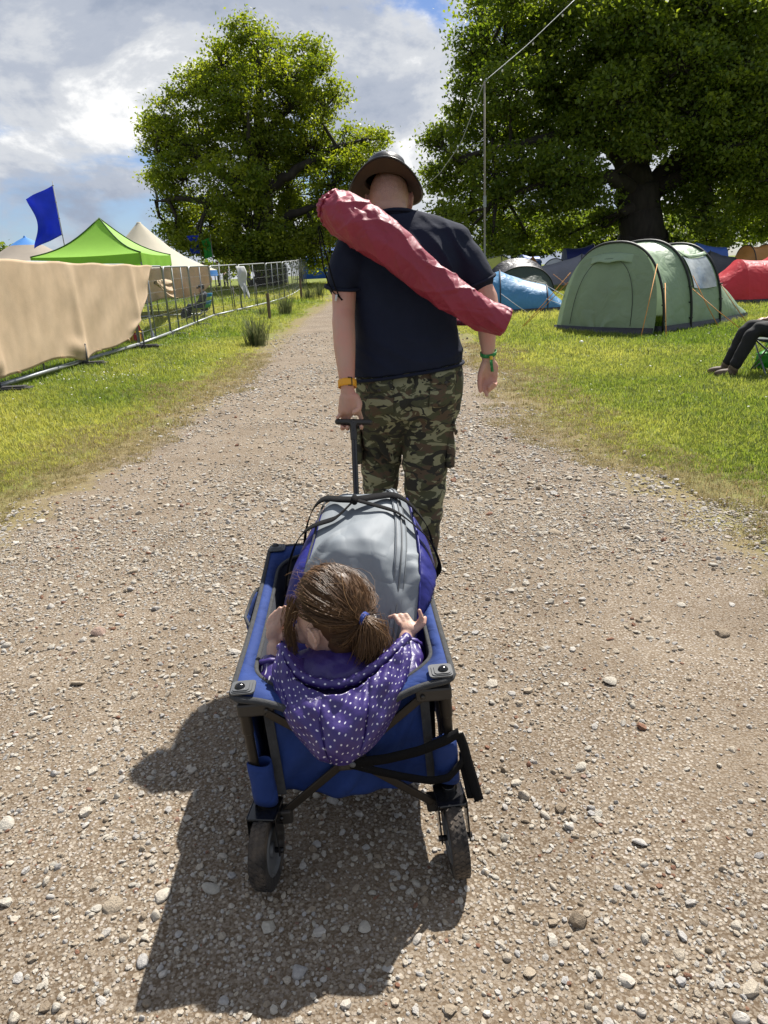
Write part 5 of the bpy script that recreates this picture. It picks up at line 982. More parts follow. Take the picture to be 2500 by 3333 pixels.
for q in (.0, .034): hbuild('screw', MB().ell(gr-dn*q+np.array([0, -.0145, 0]), (.0035, .002, .0035), 10, 6), GLB, grip)

# ---------------------------------------------------------------- holdall
BGREY = M('silver_grey_nylon', (.27, .30, .325), .62, var=.05, vs=5, crumple=(5, .22), stretch=(1, .5, 1), spec=.3); BBLU = M('indigo_nylon', (.016, .018, .20), .46, var=.12, vs=9, crumple=(6, .3), spec=.35); ZIPM = M('zip_tape', (.13, .14, .15), .6)
bag = thing('holdall', 'big grey and indigo zipped holdall packed in the wagon', 'bag', (-.07, 2.05, .2))
BS = [(1.745, -.085, .19, .385), (1.775, -.085, .225, .43), (1.80, -.083, .237, .475), (1.86, -.080, .246, .562), (1.915, -.076, .250, .640), (1.95, -.073, .249, .664), (2.0, -.071, .246, .678), (2.05, -.068, .240, .690), (2.15, -.064, .228, .706), (2.25, -.060, .212, .724), (2.32, -.058, .195, .715), (2.37, -.056, .165, .66), (2.385, -.056, .12, .55)]
BSA = np.array(BS)
def bag_pt(a, y, off=0.0):     # a in 0..pi over the top
    c = np.interp(y, BSA[:, 0], BSA[:, 1]); hw = np.interp(y, BSA[:, 0], BSA[:, 2]); zt = np.interp(y, BSA[:, 0], BSA[:, 3]); zb = .30
    x = math.copysign(abs(math.cos(a))**.72, math.cos(a)); z = math.sin(a)**.62 if a not in (0, math.pi) else 0
    p = np.array([c+x*(hw+off), y, zb+(zt-zb+off)*z]); p[2] += .012*math.sin(7*a+11*y)*math.sin(a)+.006*math.sin(23*y+4*a)*math.sin(a); lim = .098-.04*(y-1.9)*.5+.07*min(1, max(0, (p[2]-.49)/.07)); p[0] = min(p[0], lim+off); return p
def bgrid(a0, a1, y0, y1, na, ny, off=0):
    def fn(u, v):
        y = y0+(y1-y0)*v; a = a0+(a1-a0)*u; p = bag_pt(a, y, off); d = np.array([math.cos(a), -.4, math.sin(a)])
        w = .006*math.sin(26*(p[0]*.8+p[1]*.6)+3*a)*math.exp(-((y-1.9)/.10)**2)+.004*math.sin(60*p[0]+31*p[1])*math.exp(-((y-1.86)/.12)**2)+.009*math.exp(-((y-1.93-.35*(p[0]-.02))/.014)**2)*math.exp(-((a-1.0)/.35)**2)+.008*math.exp(-((y-1.87-.5*(p[0]-.06))/.012)**2)*math.exp(-((a-.95)/.3)**2)+.007*math.exp(-((p[0]+.03-.6*(y-1.87))/.010)**2)*math.exp(-((y-1.87)/.06)**2)
        w += .022*math.exp(-((y-(1.96-.28*(a-1.9)))/.018)**2)*math.exp(-((a-2.0)/.35)**2)
        return p+d*w*math.sin(a)
    return MB().grid(fn, na, ny)
AL, AR = 2.10, .95
build('centre_panel', bgrid(AR, AL, 1.745, 2.385, 60, 80), BGREY, bag, True); build('side_panel', bgrid(AL, math.pi, 1.745, 2.385, 24, 80), BBLU, bag, True); build('side_panel', bgrid(0, AR, 1.745, 2.385, 24, 80), BBLU, bag, True)
bt_ = MB(); bt_.box((-.115, 2.05, .26), (.40, .60, .12)); build('base_panel', bt_, BBLU, bag, bevel=.03)
en = MB().rings([np.array([bag_pt(a, 1.746) for a in np.linspace(0, math.pi, 30)]), np.array([(-.085+.16*math.cos(a), 1.742, .27+.02*math.sin(a)) for a in np.linspace(0, math.pi, 30)])], False, False); build('end_panel', en, BBLU, bag, True)
en = MB().rings([np.array([bag_pt(a, 2.384) for a in np.linspace(0, math.pi, 30)]), np.array([(-.056+.01*math.cos(a), 2.39, .42+.02*math.sin(a)) for a in np.linspace(0, math.pi, 30)])], False, False); build('end_panel', en, BBLU, bag, True)
def strip(a_of, y0, y1, w, off, n=50):
    def fn(u, v): y = y0+(y1-y0)*v; return bag_pt(a_of(y)+(u-.5)*w, y, off)
    return MB().grid(fn, 5, n)
az = lambda y: 1.30-.10*math.sin((y-1.75)*5)+.12*max(0, 1.9-y)*4*.3
zp = build('zip_flap', strip(az, 1.76, 2.37, .15, .006), BGREY, bag, True, solid=.002); build('zip_line', MB().tube([bag_pt(az(y), y, .009) for y in np.linspace(1.765, 2.36, 50)], .0026, 6), ZIPM, zp, True)
for s in (-1, 1): build('stitch_line', MB().tube([bag_pt(az(y)+s*.062, y, .0078) for y in np.linspace(1.765, 2.36, 50)], .0011, 4), ZIPM, zp, True)
for a in (AL, AR): build('piping', MB().tube([bag_pt(a, y, .008) for y in np.linspace(1.75, 2.38, 60)], .0035, 6), WBIND if a > 2 else BBLU, bag, True)
def brib(P, w, wd, nm='carry_handle'): return ribbon(P, w, wd, nm, WEB, lambda n, m, mt, solid: build(n, m, mt, bag, True, solid=solid), .0025)
kn = bag_pt(1.62, 2.17, .032)
def side_path(a0, a1, y0, y1, lift, n=9): return [bag_pt(a0+(a1-a0)*t, y0+(y1-y0)*t, .012+lift*math.sin(math.pi*t)) for t in np.linspace(0, 1, n)]
brib([kn]+side_path(1.75, 2.75, 2.21, 2.24, .016, 16)[1:], .034, [(.1, 1, .3), (.2, 1, .1)]); brib([kn]+side_path(1.72, 2.80, 2.12, 2.02, .012, 16)[1:], .034, [(.3, 1, .2), (.2, 1, .1)])
brib([kn]+side_path(1.45, .42, 2.21, 2.20, .012, 16)[1:], .034, [(-.1, 1, .3), (-.2, 1, .1)]); brib([kn]+side_path(1.42, .34, 2.12, 2.0, .008, 16)[1:], .034, [(-.5, 1, .2), (-.2, 1, .1)])
for y0, y1 in (): brib(side_path(2.7, 3.1, y0, y0, .002), .034, [(0, 1, 0), (0, 1, 0)], 'handle_anchor'); brib(side_path(.45, .04, y1, y1, .002), .034, [(0, 1, 0), (0, 1, 0)], 'handle_anchor')
build('handle_wrap', MB().ell(kn, (.012, .03, .016), 12, 8), WEB, bag, True)

# ---------------------------------------------------------------- child
def dots_mat(name, col):
    m, nt, N, L, b = new_mat(name); tc = N.new('ShaderNodeTexCoord'); sp = N.new('ShaderNodeSeparateXYZ'); ua = N.new('ShaderNodeAttribute'); ua.attribute_name = 'uvd'; L.new(ua.outputs['Vector'], sp.inputs[0])
    def mth(op, a, c=0.): 
        x = N.new('ShaderNodeMath'); x.operation = op
        for i, s in ((0, a), (1, c)):
            if isinstance(s, (int, float)): x.inputs[i].default_value = s
            else: L.new(s, x.inputs[i])
        return x.outputs[0]
    X = sp.outputs[0]; Y = sp.outputs[1]; nz = N.new('ShaderNodeTexNoise'); nz.inputs['Scale'].default_value = 14; L.new(tc.outputs['Object'], nz.inputs[0])
    wob = mth('MULTIPLY', mth('SUBTRACT', nz.outputs[0], .5), .35); per = .0255
    a = mth('ADD', mth('DIVIDE', mth('ADD', X, Y), per), wob); c = mth('ADD', mth('DIVIDE', mth('SUBTRACT', X, Y), per), wob)
    fa = mth('SUBTRACT', mth('FRACT', a), .5); fc = mth('SUBTRACT', mth('FRACT', c), .5); d = mth('SQRT', mth('ADD', mth('MULTIPLY', fa, fa), mth('MULTIPLY', fc, fc)))
    mr = N.new('ShaderNodeMapRange'); mr.inputs[1].default_value = .105; mr.inputs[2].default_value = .15; mr.inputs[3].default_value = 1; mr.inputs[4].default_value = 0; L.new(d, mr.inputs[0])
    mx = N.new('ShaderNodeMixRGB'); mx.inputs[1].default_value = (*col, 1); mx.inputs[2].default_value = (.62, .60, .66, 1); L.new(mr.outputs[0], mx.inputs[0]); L.new(mx.outputs[0], b.inputs['Base Color']); b.inputs['Roughness'].default_value = .42
    nb = N.new('ShaderNodeTexNoise'); nb.inputs['Scale'].default_value = 45; nb.inputs['Detail'].default_value = 4; L.new(tc.outputs['Object'], nb.inputs[0]); bp = N.new('ShaderNodeBump'); bp.inputs['Strength'].default_value = .3; bp.inputs['Distance'].default_value = .01; L.new(nb.outputs[0], bp.inputs['Height']); L.new(bp.outputs[0], b.inputs['Normal'])
    return m
PUR = dots_mat('purple_polka_nylon', (.036, .020, .135)); PURL = M('purple_lining', (.055, .028, .21), .5, var=.15, vs=12, bump=.3, bs=40); WHF = M('white_fleece', (.72, .72, .72), .9, bump=.5, bs=200)
def skin_mat(name, col, red, sss=.12):
    m = M(name, col, .5, var=.07, vs=14, bump=.12, bs=160, col2=red, c2s=7, c2t=(.42, .68)); b = m.node_tree.nodes['Principled BSDF']; b.inputs['Subsurface Weight'].default_value = sss; b.inputs['Subsurface Radius'].default_value = (.012, .005, .003); b.inputs['Subsurface Scale'].default_value = 1; return m
SKC = skin_mat('child_skin', (.70, .44, .33), (.72, .37, .28))
child = thing('person', 'small child with a brown ponytail in a purple dotted coat sitting in the wagon', 'person', (-.14, 1.66, .2))
HC = np.array([-.150, 1.632, .606]); HF = nrm((-.84, .52, -.05)); HLf = np.array([-HF[1], HF[0], 0]); HLf = nrm(HLf); HU = np.cross(HF, HLf)
def hp(f, l, u): return HC+HF*f+HLf*l+HU*u
def child_body():
    b = MB()
    rotz = math.atan2(HF[1], HF[0]); b.ell(HC, (.092, .078, .108), 20, 14, (0, 0, rotz)); b.ell(hp(.018, 0, -.055), (.068, .058, .062), 16, 10, (0, 0, rotz))
    b.ell(hp(.088, 0, -.035), (.014, .011, .012), 8, 6); b.ell(hp(.082, 0, -.066), (.012, .022, .009), 8, 6); b.ell(hp(.068, 0, -.098), (.022, .024, .02), 10, 7)
    for s in (-1, 1): b.ell(hp(.066, s*.034, -.052), (.03, .03, .03), 10, 7); b.ell(hp(.082, s*.03, -.004), (.011, .018, .007), 8, 6)
    # near ear
    for s in (-1, 1):
        b.ell(hp(-.010, s*.087, -.028), (.017, .007, .028), 12, 9, (0, 0, rotz+s*.4)); b.tube([hp(.006, s*.084, -.014), hp(-.002, s*.095, .001), hp(-.018, s*.103, -.004), hp(-.028, s*.104, -.022), hp(-.024, s*.099, -.042), hp(-.010, s*.090, -.056), hp(-.002, s*.082, -.054)], .0046, 8)
    b.capsule([(-.135, 1.61, .40), (-.14, 1.615, .50)], .043); b.capsule([(-.13, 1.63, .24), (-.13, 1.61, .42)], [.085, .08])
    # viewer-left arm raised to the face
    b.capsule([(-.20, 1.60, .42), (-.262, 1.565, .40), (-.300, 1.615, .44), (-.304, 1.655, .50)], [.036, .032, .027, .021])
    b.ell((-.300, 1.668, .535), (.026, .014, .030), 12, 8, (0, .2, .3))
    for k, (dx, L_) in enumerate(((.020, .040), (.007, .047), (-.006, .044), (-.018, .034))):
        a = np.array([-.300+dx, 1.672, .556]); b.capsule([a, a+np.array([.008, .010, L_*.55]), a+np.array([.022, .014, L_*.95])], [.0078, .0072, .006], 8)
    b.capsule([(-.282, 1.662, .525), (-.262, 1.657, .545), (-.254, 1.660, .568)], [.0092, .0082, .0066], 8)
    # viewer-right arm forward, hand on the holdall
    b.capsule([(-.06, 1.60, .42), (.02, 1.60, .41), (.036, 1.66, .455), (.045, 1.705, .485)], [.036, .032, .026, .021])
    b.ell((.055, 1.722, .502), (.026, .024, .017), 12, 8, (.4, 0, -.3))
    for k, (dx, dy, L_) in enumerate(((-.024, .018, .05), (-.008, .024, .05), (.008, .022, .045))):
        a = np.array([.052+dx, 1.728+dy*.4, .512]); b.capsule([a, a+np.array([-.012, .018, .014]), a+np.array([-.026, .030, .004])], [.0078, .0072, .0062], 8)
    b.capsule([(.074, 1.724, .508), (.088, 1.728, .53), (.083, 1.735, .548)], [.0078, .007, .006], 8); b.capsule([(.072, 1.715, .50), (.094, 1.726, .513), (.098, 1.74, .522)], [.0088, .0078, .0065], 8)
    for s in (-1, 1): b.capsule([(-.13+s*.06, 1.63, .25), (-.13+s*.08, 1.82, .27), (-.13+s*.08, 1.95, .25)], [.06, .048, .036])
    return remesh(b, .0034, 4)
cb_ = from_mesh('body', child_body(), SKC, child)
EYEM = M('eye_dark', (.02, .015, .012), .1); build('eye', MB().ell(hp(.085, .033, -.012), (.009, .009, .009), 10, 8), EYEM, child, True); build('eye', MB().ell(hp(.085, -.033, -.012), (.009, .009, .009), 10, 8), EYEM, child, True)
def coat():
    b = MB(); b.capsule([(-.13, 1.62, .24), (-.132, 1.60, .34), (-.135, 1.59, .42)], [.115, .122, .118], 18); b.ell((-.135, 1.585, .455), (.155, .10, .07), 18, 10)
    b.capsule([(-.235, 1.60, .445), (-.285, 1.555, .415), (-.308, 1.60, .44), (-.312, 1.625, .462)], [.062, .054, .044, .036], 14); b.capsule([(-.035, 1.60, .45), (.03, 1.585, .43), (.042, 1.635, .452), (.046, 1.672, .468)], [.062, .054, .044, .036], 14)
    return remesh(b, .007, 3, lambda co, no: co+no*(.0035*sines(co, 15, 55, 3)+.004*np.sin(co[:, 2]*95+co[:, 0]*12))[:, None])
def uvd(o, arr): a_ = o.data.attributes.new('uvd', 'FLOAT_VECTOR', 'POINT'); a_.data.foreach_set('vector', np.column_stack([arr[:, 0], arr[:, 1], 0*arr[:, 0]]).ravel())
ct = from_mesh('coat', coat(), PUR, child); cv = np.array([tuple(v.co) for v in ct.data.vertices]); cv[(cv[:, 2] > .27) & (np.abs(cv[:, 0]) < .12)] = 0; uvd(ct, np.stack([cv[:, 0], cv[:, 2]*.8-cv[:, 1]*.6], 1))
for c, d in (((-.312, 1.632, .468), (-.03, .25, .3)), ((.047, 1.682, .472), (.03, .3, .2))):
    d = nrm(d); c = np.array(c); x = nrm(np.cross(d, (0, 0, 1))); y = np.cross(x, d); build('cuff', MB().tube([c+(x*math.cos(t)+y*math.sin(t))*.031 for t in np.linspace(0, 6.2832, 25)], [.009+.0015*math.sin(9*t) for t in np.linspace(0, 6.2832, 25)], 8, False), PURL, child, True)
def collar_ruff():   # flared coat tips by the hands
    for c, s in (((-.318, 1.63, .482), -1), ((.02, 1.69, .505), 1)):
        c = np.array(c); build('cuff_flap', MB().grid(lambda u, v: c+np.array([s*(-.03+.055*u)*(1 if s > 0 else -1)+.012*v, .012*math.sin(u*6), .004+.018*v*math.sin(.5+u*3)-.012*u]), 10, 5), PUR, child, True, solid=.005)
rimP = np.array([(-.268, 1.545, .566), (-.250, 1.512, .545), (-.228, 1.490, .518), (-.19, 1.474, .504), (-.145, 1.466, .498), (-.095, 1.468, .503), (-.05, 1.480, .524), (-.009, 1.502, .545), (.022, 1.530, .560), (.044, 1.560, .566)])
def smooth_path(P, n, it=4):
    t = np.linspace(0, len(P)-1, n); C = np.stack([np.interp(t, range(len(P)), np.array(P)[:, k]) for k in range(3)], 1)
    for _ in range(it): C[1:-1] = (C[:-2]+2*C[1:-1]+C[2:])/4
    return C
RP = smooth_path(rimP, 60)
HL = smooth_path([(-.268, 1.545, .566), (-.285, 1.50, .530), (-.275, 1.455, .482), (-.248, 1.425, .437), (-.222, 1.408, .397), (-.195, 1.398, .366), (-.175, 1.396, .352)], 50, 2)
HR_ = smooth_path([(.044, 1.560, .566), (.050, 1.520, .540), (.036, 1.475, .505), (.012, 1.435, .452), (-.022, 1.410, .405), (-.052, 1.398, .375), (-.082, 1.394, .360)], 50, 2)
def hood_fn(u, v):
    i = u*59; rim = np.array([np.interp(i, range(60), RP[:, k]) for k in range(3)]); j = v*49; l_ = np.array([np.interp(j, range(50), HL[:, k]) for k in range(3)]); r_ = np.array([np.interp(j, range(50), HR_[:, k]) for k in range(3)])
    e = l_+(r_-l_)*u; e0 = RP[0]+(RP[-1]-RP[0])*u; p = e+(rim-e0)*(1-v)**1.3; belly = math.sin(math.pi*u)
    p[1] -= (.050*belly**.8)*math.sin(math.pi*min(1, .25+v*.75))*.9+.012*belly; p[2] -= .012*belly*v
    g_ = .0045*math.sin(u*66+2*math.sin(v*5))*math.exp(-(v/.16)**1.5)+.004*math.sin(u*17+v*13)+.0035*math.sin(u*31-v*21)*(1-v)+.005*math.sin((u*1.2+v)*15)*math.exp(-((u-.2)/.2)**2)
    for s_ in (.40, .66): g_ -= .009*math.exp(-((u-s_-.03*v*(1 if s_ > .5 else -1))/.014)**2)
    p[1] -= g_; p[2] += g_*.3; return p
def uvd(o, arr): a_ = o.data.attributes.new('uvd', 'FLOAT_VECTOR', 'POINT'); a_.data.foreach_set('vector', np.column_stack([arr[:, 0], arr[:, 1], 0*arr[:, 0]]).ravel())
hd_ = build('hood', MB().grid(hood_fn, 110, 90), PUR, child, True, solid=.007)
hv = np.array([tuple(v.co) for v in hd_.data.vertices]).reshape(90, 110, 3); du = np.concatenate([np.zeros((90, 1)), np.cumsum(np.linalg.norm(np.diff(hv, axis=1), axis=2), 1)], 1); du -= du[:, 55:56]; dv = np.concatenate([np.zeros((1, 110)), np.cumsum(np.linalg.norm(np.diff(hv, axis=0), axis=2), 0)], 0); uvd(hd_, np.stack([du.ravel(), dv.ravel()], 1))
rmo = build('hood_rim', MB().tube(RP, .0125+.0022*np.sin(np.arange(60)*1.15)*np.exp(-((np.arange(60)-30)/14.)**2), 12), PUR, hd_, True); uvd(rmo, np.stack([np.repeat(np.arange(60)*.0062, 12), np.tile(np.arange(12)*.0066, 60)], 1))
inn = np.array([p+(HC*np.array([1, 1, 0])+np.array([.015, -.02, .485])-p)*.55 for p in RP]); inn[:, 2] = np.minimum(inn[:, 2], .505); mid_ = (RP*.5+inn*.5)+np.array([0, 0, -.02]); build('hood_lining', MB().rings([RP+np.array([0, 0, .002]), mid_, inn], False, False), PURL, hd_, True, solid=.004)
build('collar', MB().tube([(-.055, 1.60, .515), (-.045, 1.63, .545), (-.05, 1.67, .56), (-.075, 1.70, .55)], [.012, .02, .02, .012], 10), WHF, child, True)

def hair():
    m, nt, N, L, b = new_mat('brown_hair'); a = N.new('ShaderNodeAttribute'); a.attribute_name = 'rnd'; r_ = N.new('ShaderNodeValToRGB'); e = r_.color_ramp.elements; e[0].color = (.035, .018, .008, 1); e[1].color = (.36, .21, .09, 1); e.new(.5).color = (.13, .066, .028, 1); L.new(a.outputs['Fac'], r_.inputs[0]); L.new(r_.outputs[0], b.inputs['Base Color']); b.inputs['Roughness'].default_value = .45; b.inputs['Specular IOR Level'].default_value = .35
    g = np.random.default_rng(77); tie = hp(-.101, .014, .010)
    sh = MB(); rz = math.atan2(HF[1], HF[0]); sh.ell(hp(-.016, 0, .018), (.094, .080, .108), 24, 16, (0, 0, rz)); sh.ell(hp(-.045, 0, -.045), (.048, .066, .06), 16, 10, (0, 0, rz))
    hs_ = build('hair', sh, m, child, True); at_ = hs_.data.attributes.new('rnd', 'FLOAT', 'POINT'); at_.data.foreach_set('value', [.22]*len(hs_.data.vertices))
    V = []; F_ = []; RN = []; k0 = 0
    def strand(P, w, rn):
        nonlocal k0
        P = np.array(P); n = len(P); t = np.gradient(P, axis=0); t /= np.linalg.norm(t, axis=1)[:, None]+1e-9; x = np.cross(t, (.3, -.5, .8)); x /= np.linalg.norm(x, axis=1)[:, None]+1e-9; y = np.cross(t, x); ws = w*np.linspace(1, .5, n)[:, None]
        for q in (0, 2.094, 4.189): V.append(P+ws*(math.cos(q)*x+math.sin(q)*y))
        for j in range(3):
            jj = (j+1) % 3
            for i in range(n-1): F_.append([k0+j*n+i, k0+jj*n+i, k0+jj*n+i+1, k0+j*n+i+1])
        RN.extend([rn]*(3*n)); k0 += 3*n
    tl = np.array([-.111, .018, .010])
    c0 = hp(-.010, 0, .010); ax = np.array([.101, .090, .119])
    td = np.array([-.091, .014, .0])/ax; td /= np.linalg.norm(td)
    cnt = 0
    while cnt < 2600:
        d = g.normal(size=3); d /= np.linalg.norm(d); f, l, u = d
        if f > .62 and u < .45: continue
        if u < -.72: continue
        if f > -.42 and u < .05 and abs(l) > .25: continue        # ears and cheeks stay clear
        lift = g.uniform(.985, 1.035); n = 9; P = []; om = math.acos(np.clip(d @ td, -1, 1)); ph = g.normal(0, .012)
        for t in np.linspace(0, 1, n):
            if om < .05: q = d
            else: q = (math.sin((1-t)*om)*d+math.sin(t*om)*td)/math.sin(om)
            q = q/np.linalg.norm(q); q = q*(lift+.02*math.sin(t*3.14)*g.uniform(.2, 1))*ax; q[1] += ph*math.sin(t*3.14); q[2] += (-.004 if u < .3 else -.012)*math.sin(t*3.14)
            P.append(c0+HF*q[0]+HLf*q[1]+HU*q[2])
        Q = np.array(P)-HC; qf, ql, qu = Q @ HF, Q @ HLf, Q @ HU
        if np.any((np.abs(ql) > .05) & (qf > -.036) & (qf < .05) & (qu < .004)) or np.any((qf > .03) & (qu < .022)): continue
        band = .5+.5*math.sin(9*math.atan2(l, u+.01)+2*g.normal(0, .3)); strand(P, .00085, np.clip(.15+.45*band*g.uniform(.4, 1.2)+g.normal(0, .08), 0, 1)); cnt += 1
    # ponytail: from the tie down beside the neck
    bx = tie
    for _ in range(700):
        o = g.normal(0, 1, 3)*.009; sp = g.normal(0, 1, 3)*np.array([.015, .013, .010]); ln = g.uniform(.75, 1.1)
        P = [bx+o*.5-np.array([.012, -.008, -.002]), bx+o*.6, bx+o*.6+np.array([.016, -.010, -.004]), bx+o*1.5+sp*.7+np.array([.034, -.018, -.030]), bx+o*1.5+sp+np.array([.034, -.018, -.075*ln]), bx+o+sp*1.2+np.array([.016, -.010, -.118*ln])]
        strand(P, .0009, np.clip(g.uniform(.15, .75), 0, 1))
    # loose locks in front of the ear and flyaways
    for _ in range(170):
        a = hp(g.uniform(.045, .078), g.uniform(.045, .07), g.uniform(.02, .06)); e_ = hp(g.uniform(.06, .10), g.uniform(.055, .085), g.uniform(-.11, -.05)); md = (a+e_)/2+HF*.008+HLf*.012; strand([a, (a+md)/2+HLf*.006, md, (md+e_)/2+g.normal(0, .003, 3), e_], .0008, g.uniform(.2, .7))
    for _ in range(150):
        d = g.normal(size=3); d[2] = abs(d[2]); d /= np.linalg.norm(d); a = c0+HF*d[0]*ax[0]+HLf*d[1]*ax[1]+HU*d[2]*ax[2]; v = g.normal(0, 1, 3)*np.array([.016, .016, .008])+np.array([-.012, 0, .003]); nrm_ = a-c0; nrm_ /= np.linalg.norm(nrm_)
        strand([a, a+v*.35+nrm_*.006, a+v*.7+nrm_*.009, a+v*1.1+nrm_*.006+np.array([0, 0, -.006])], .00035, g.uniform(.5, 1))
    me = raw_mesh('hair_strands', np.concatenate(V)-np.array(child.location), F_); at_ = me.attributes.new('rnd', 'FLOAT', 'POINT'); at_.data.foreach_set('value', RN); o = link('hair_strands', me, m, hs_); o['kind'] = 'stuff'
    pt = MB(); pt.capsule([bx, bx+np.array([.016, -.010, -.004]), bx+np.array([.034, -.018, -.030]), bx+np.array([.034, -.018, -.075]), bx+np.array([.018, -.010, -.108])], [.010, .011, .019, .017, .007], 10); o = from_mesh('ponytail', remesh(pt, .004, 2), m, hs_); at_ = o.data.attributes.new('rnd', 'FLOAT', 'POINT'); at_.data.foreach_set('value', [.3]*len(o.data.vertices))
    bl = M('blue_hair_tie', (.02, .06, .36), .7, var=.3, vs=150, bump=.6, bs=300)
    dr = nrm((.016, -.010, -.004)); x = nrm(np.cross(dr, (0, 0, 1))); y = np.cross(x, dr); tb = MB()
    for q in (.004, .010, .016): tb.tube([bx+dr*q+(x*math.cos(t)+y*math.sin(t))*.0145 for t in np.linspace(0, 6.2832, 22)], .0046, 8, False)
    build('hair_tie', tb, bl, hs_, True)
hair()
# ================================================================ man with hat and shoulder bag
from mathutils.bvhtree import BVHTree
SKM = skin_mat('man_skin', (.68, .40, .295), (.70, .31, .23)); TEE = M('navy_cotton', (.013, .018, .040), .9, var=.12, vs=9, bump=.3, bs=26, spec=.25)
def add_stubble(m):      # close-cropped hair on the back of the head
    N = m.node_tree.nodes; L = m.node_tree.links; b = N['Principled BSDF']; src = b.inputs['Base Color'].links[0].from_socket
    tc = N.new('ShaderNodeTexCoord'); sp = N.new('ShaderNodeSeparateXYZ'); L.new(tc.outputs['Object'], sp.inputs[0]); n = N.new('ShaderNodeTexNoise'); n.inputs['Scale'].default_value = 420; L.new(tc.outputs['Object'], n.inputs[0])
    r1 = N.new('ShaderNodeMapRange'); r1.inputs[1].default_value = 1.665; r1.inputs[2].default_value = 1.735; r1.inputs[4].default_value = .75; L.new(sp.outputs[2], r1.inputs[0]); r2 = N.new('ShaderNodeMapRange'); r2.inputs[1].default_value = .38; r2.inputs[2].default_value = .62; r2.inputs[3].default_value = .35; L.new(n.outputs[0], r2.inputs[0])
    mu = N.new('ShaderNodeMath'); mu.operation = 'MULTIPLY'; L.new(r1.outputs[0], mu.inputs[0]); L.new(r2.outputs[0], mu.inputs[1]); mx = N.new('ShaderNodeMixRGB'); mx.inputs[2].default_value = (.17, .095, .075, 1); L.new(mu.outputs[0], mx.inputs[0]); L.new(src, mx.inputs[1]); L.new(mx.outputs[0], b.inputs['Base Color'])
add_stubble(SKM)
def camo_mat():
    m, nt, N, L, b = new_mat('camouflage_cotton'); tc = N.new('ShaderNodeTexCoord'); mp = N.new('ShaderNodeMapping'); mp.inputs['Scale'].default_value = (1, 1, 1.75); L.new(tc.outputs['Object'], mp.inputs[0])
    def layer(prev, col, sc, off, th, soft=.012):
        m2 = N.new('ShaderNodeMapping'); m2.inputs['Location'].default_value = off; L.new(mp.outputs[0], m2.inputs[0]); n = N.new('ShaderNodeTexNoise'); n.inputs['Scale'].default_value = sc; n.inputs['Detail'].default_value = 2.2; n.inputs['Roughness'].default_value = .55; n.inputs['Distortion'].default_value = 1.3; L.new(m2.outputs[0], n.inputs[0])
        r_ = N.new('ShaderNodeMapRange'); r_.inputs[1].default_value = th; r_.inputs[2].default_value = th+soft; L.new(n.outputs[0], r_.inputs[0]); x = N.new('ShaderNodeMixRGB'); L.new(r_.outputs[0], x.inputs[0]); x.inputs[2].default_value = (*col, 1)
        if isinstance(prev, tuple): x.inputs[1].default_value = (*prev, 1)
        else: L.new(prev, x.inputs[1])
        return x.outputs[0]
    c = layer((.055, .058, .029), (.078, .053, .033), 9.5, (3, 1, 2), .53); c = layer(c, (.215, .215, .13), 10.5, (7, 5, 1), .525); c = layer(c, (.020, .020, .015), 11, (1, 9, 4), .535)
    n = N.new('ShaderNodeTexNoise'); n.inputs['Scale'].default_value = 6; L.new(tc.outputs['Object'], n.inputs[0]); r_ = N.new('ShaderNodeMapRange'); r_.inputs[3].default_value = .85; r_.inputs[4].default_value = 1.15; L.new(n.outputs[0], r_.inputs[0]); x = N.new('ShaderNodeMixRGB'); x.blend_type = 'MULTIPLY'; x.inputs[0].default_value = 1; L.new(c, x.inputs[1]); L.new(r_.outputs[0], x.inputs[2]); L.new(x.outputs[0], b.inputs['Base Color']); b.inputs['Roughness'].default_value = .88
    nb = N.new('ShaderNodeTexNoise'); nb.inputs['Scale'].default_value = 26; nb.inputs['Detail'].default_value = 5; L.new(tc.outputs['Object'], nb.inputs[0]); bp = N.new('ShaderNodeBump'); bp.inputs['Strength'].default_value = .35; bp.inputs['Distance'].default_value = .012; L.new(nb.outputs[0], bp.inputs['Height']); L.new(bp.outputs[0], b.inputs['Normal']); return m
CAMO = camo_mat(); LEATH = M('dark_leather', (.022, .019, .017), .35, var=.3, vs=12, bump=.25, bs=40); SUEDE = M('brown_suede', (.085, .052, .032), .9, var=.15, vs=10); MAR = M('maroon_nylon', (.33, .030, .062), .52, var=.10, vs=7, crumple=(7, .4), spec=.4)
man = thing('person', 'man in a wide hat, navy T-shirt and camouflage trousers pulling the wagon', 'person', (.12, 3.1, 0))
def ring(cx, cy, z, hw, hd, n=36, tilt=0, e=.8):
    a = np.linspace(0, 2*np.pi, n, endpoint=False); x = np.sign(np.cos(a))*np.abs(np.cos(a))**e*hw; y = np.sign(np.sin(a))*np.abs(np.sin(a))**e*hd; return np.stack([cx+x, cy+y, z+x*tilt], 1)
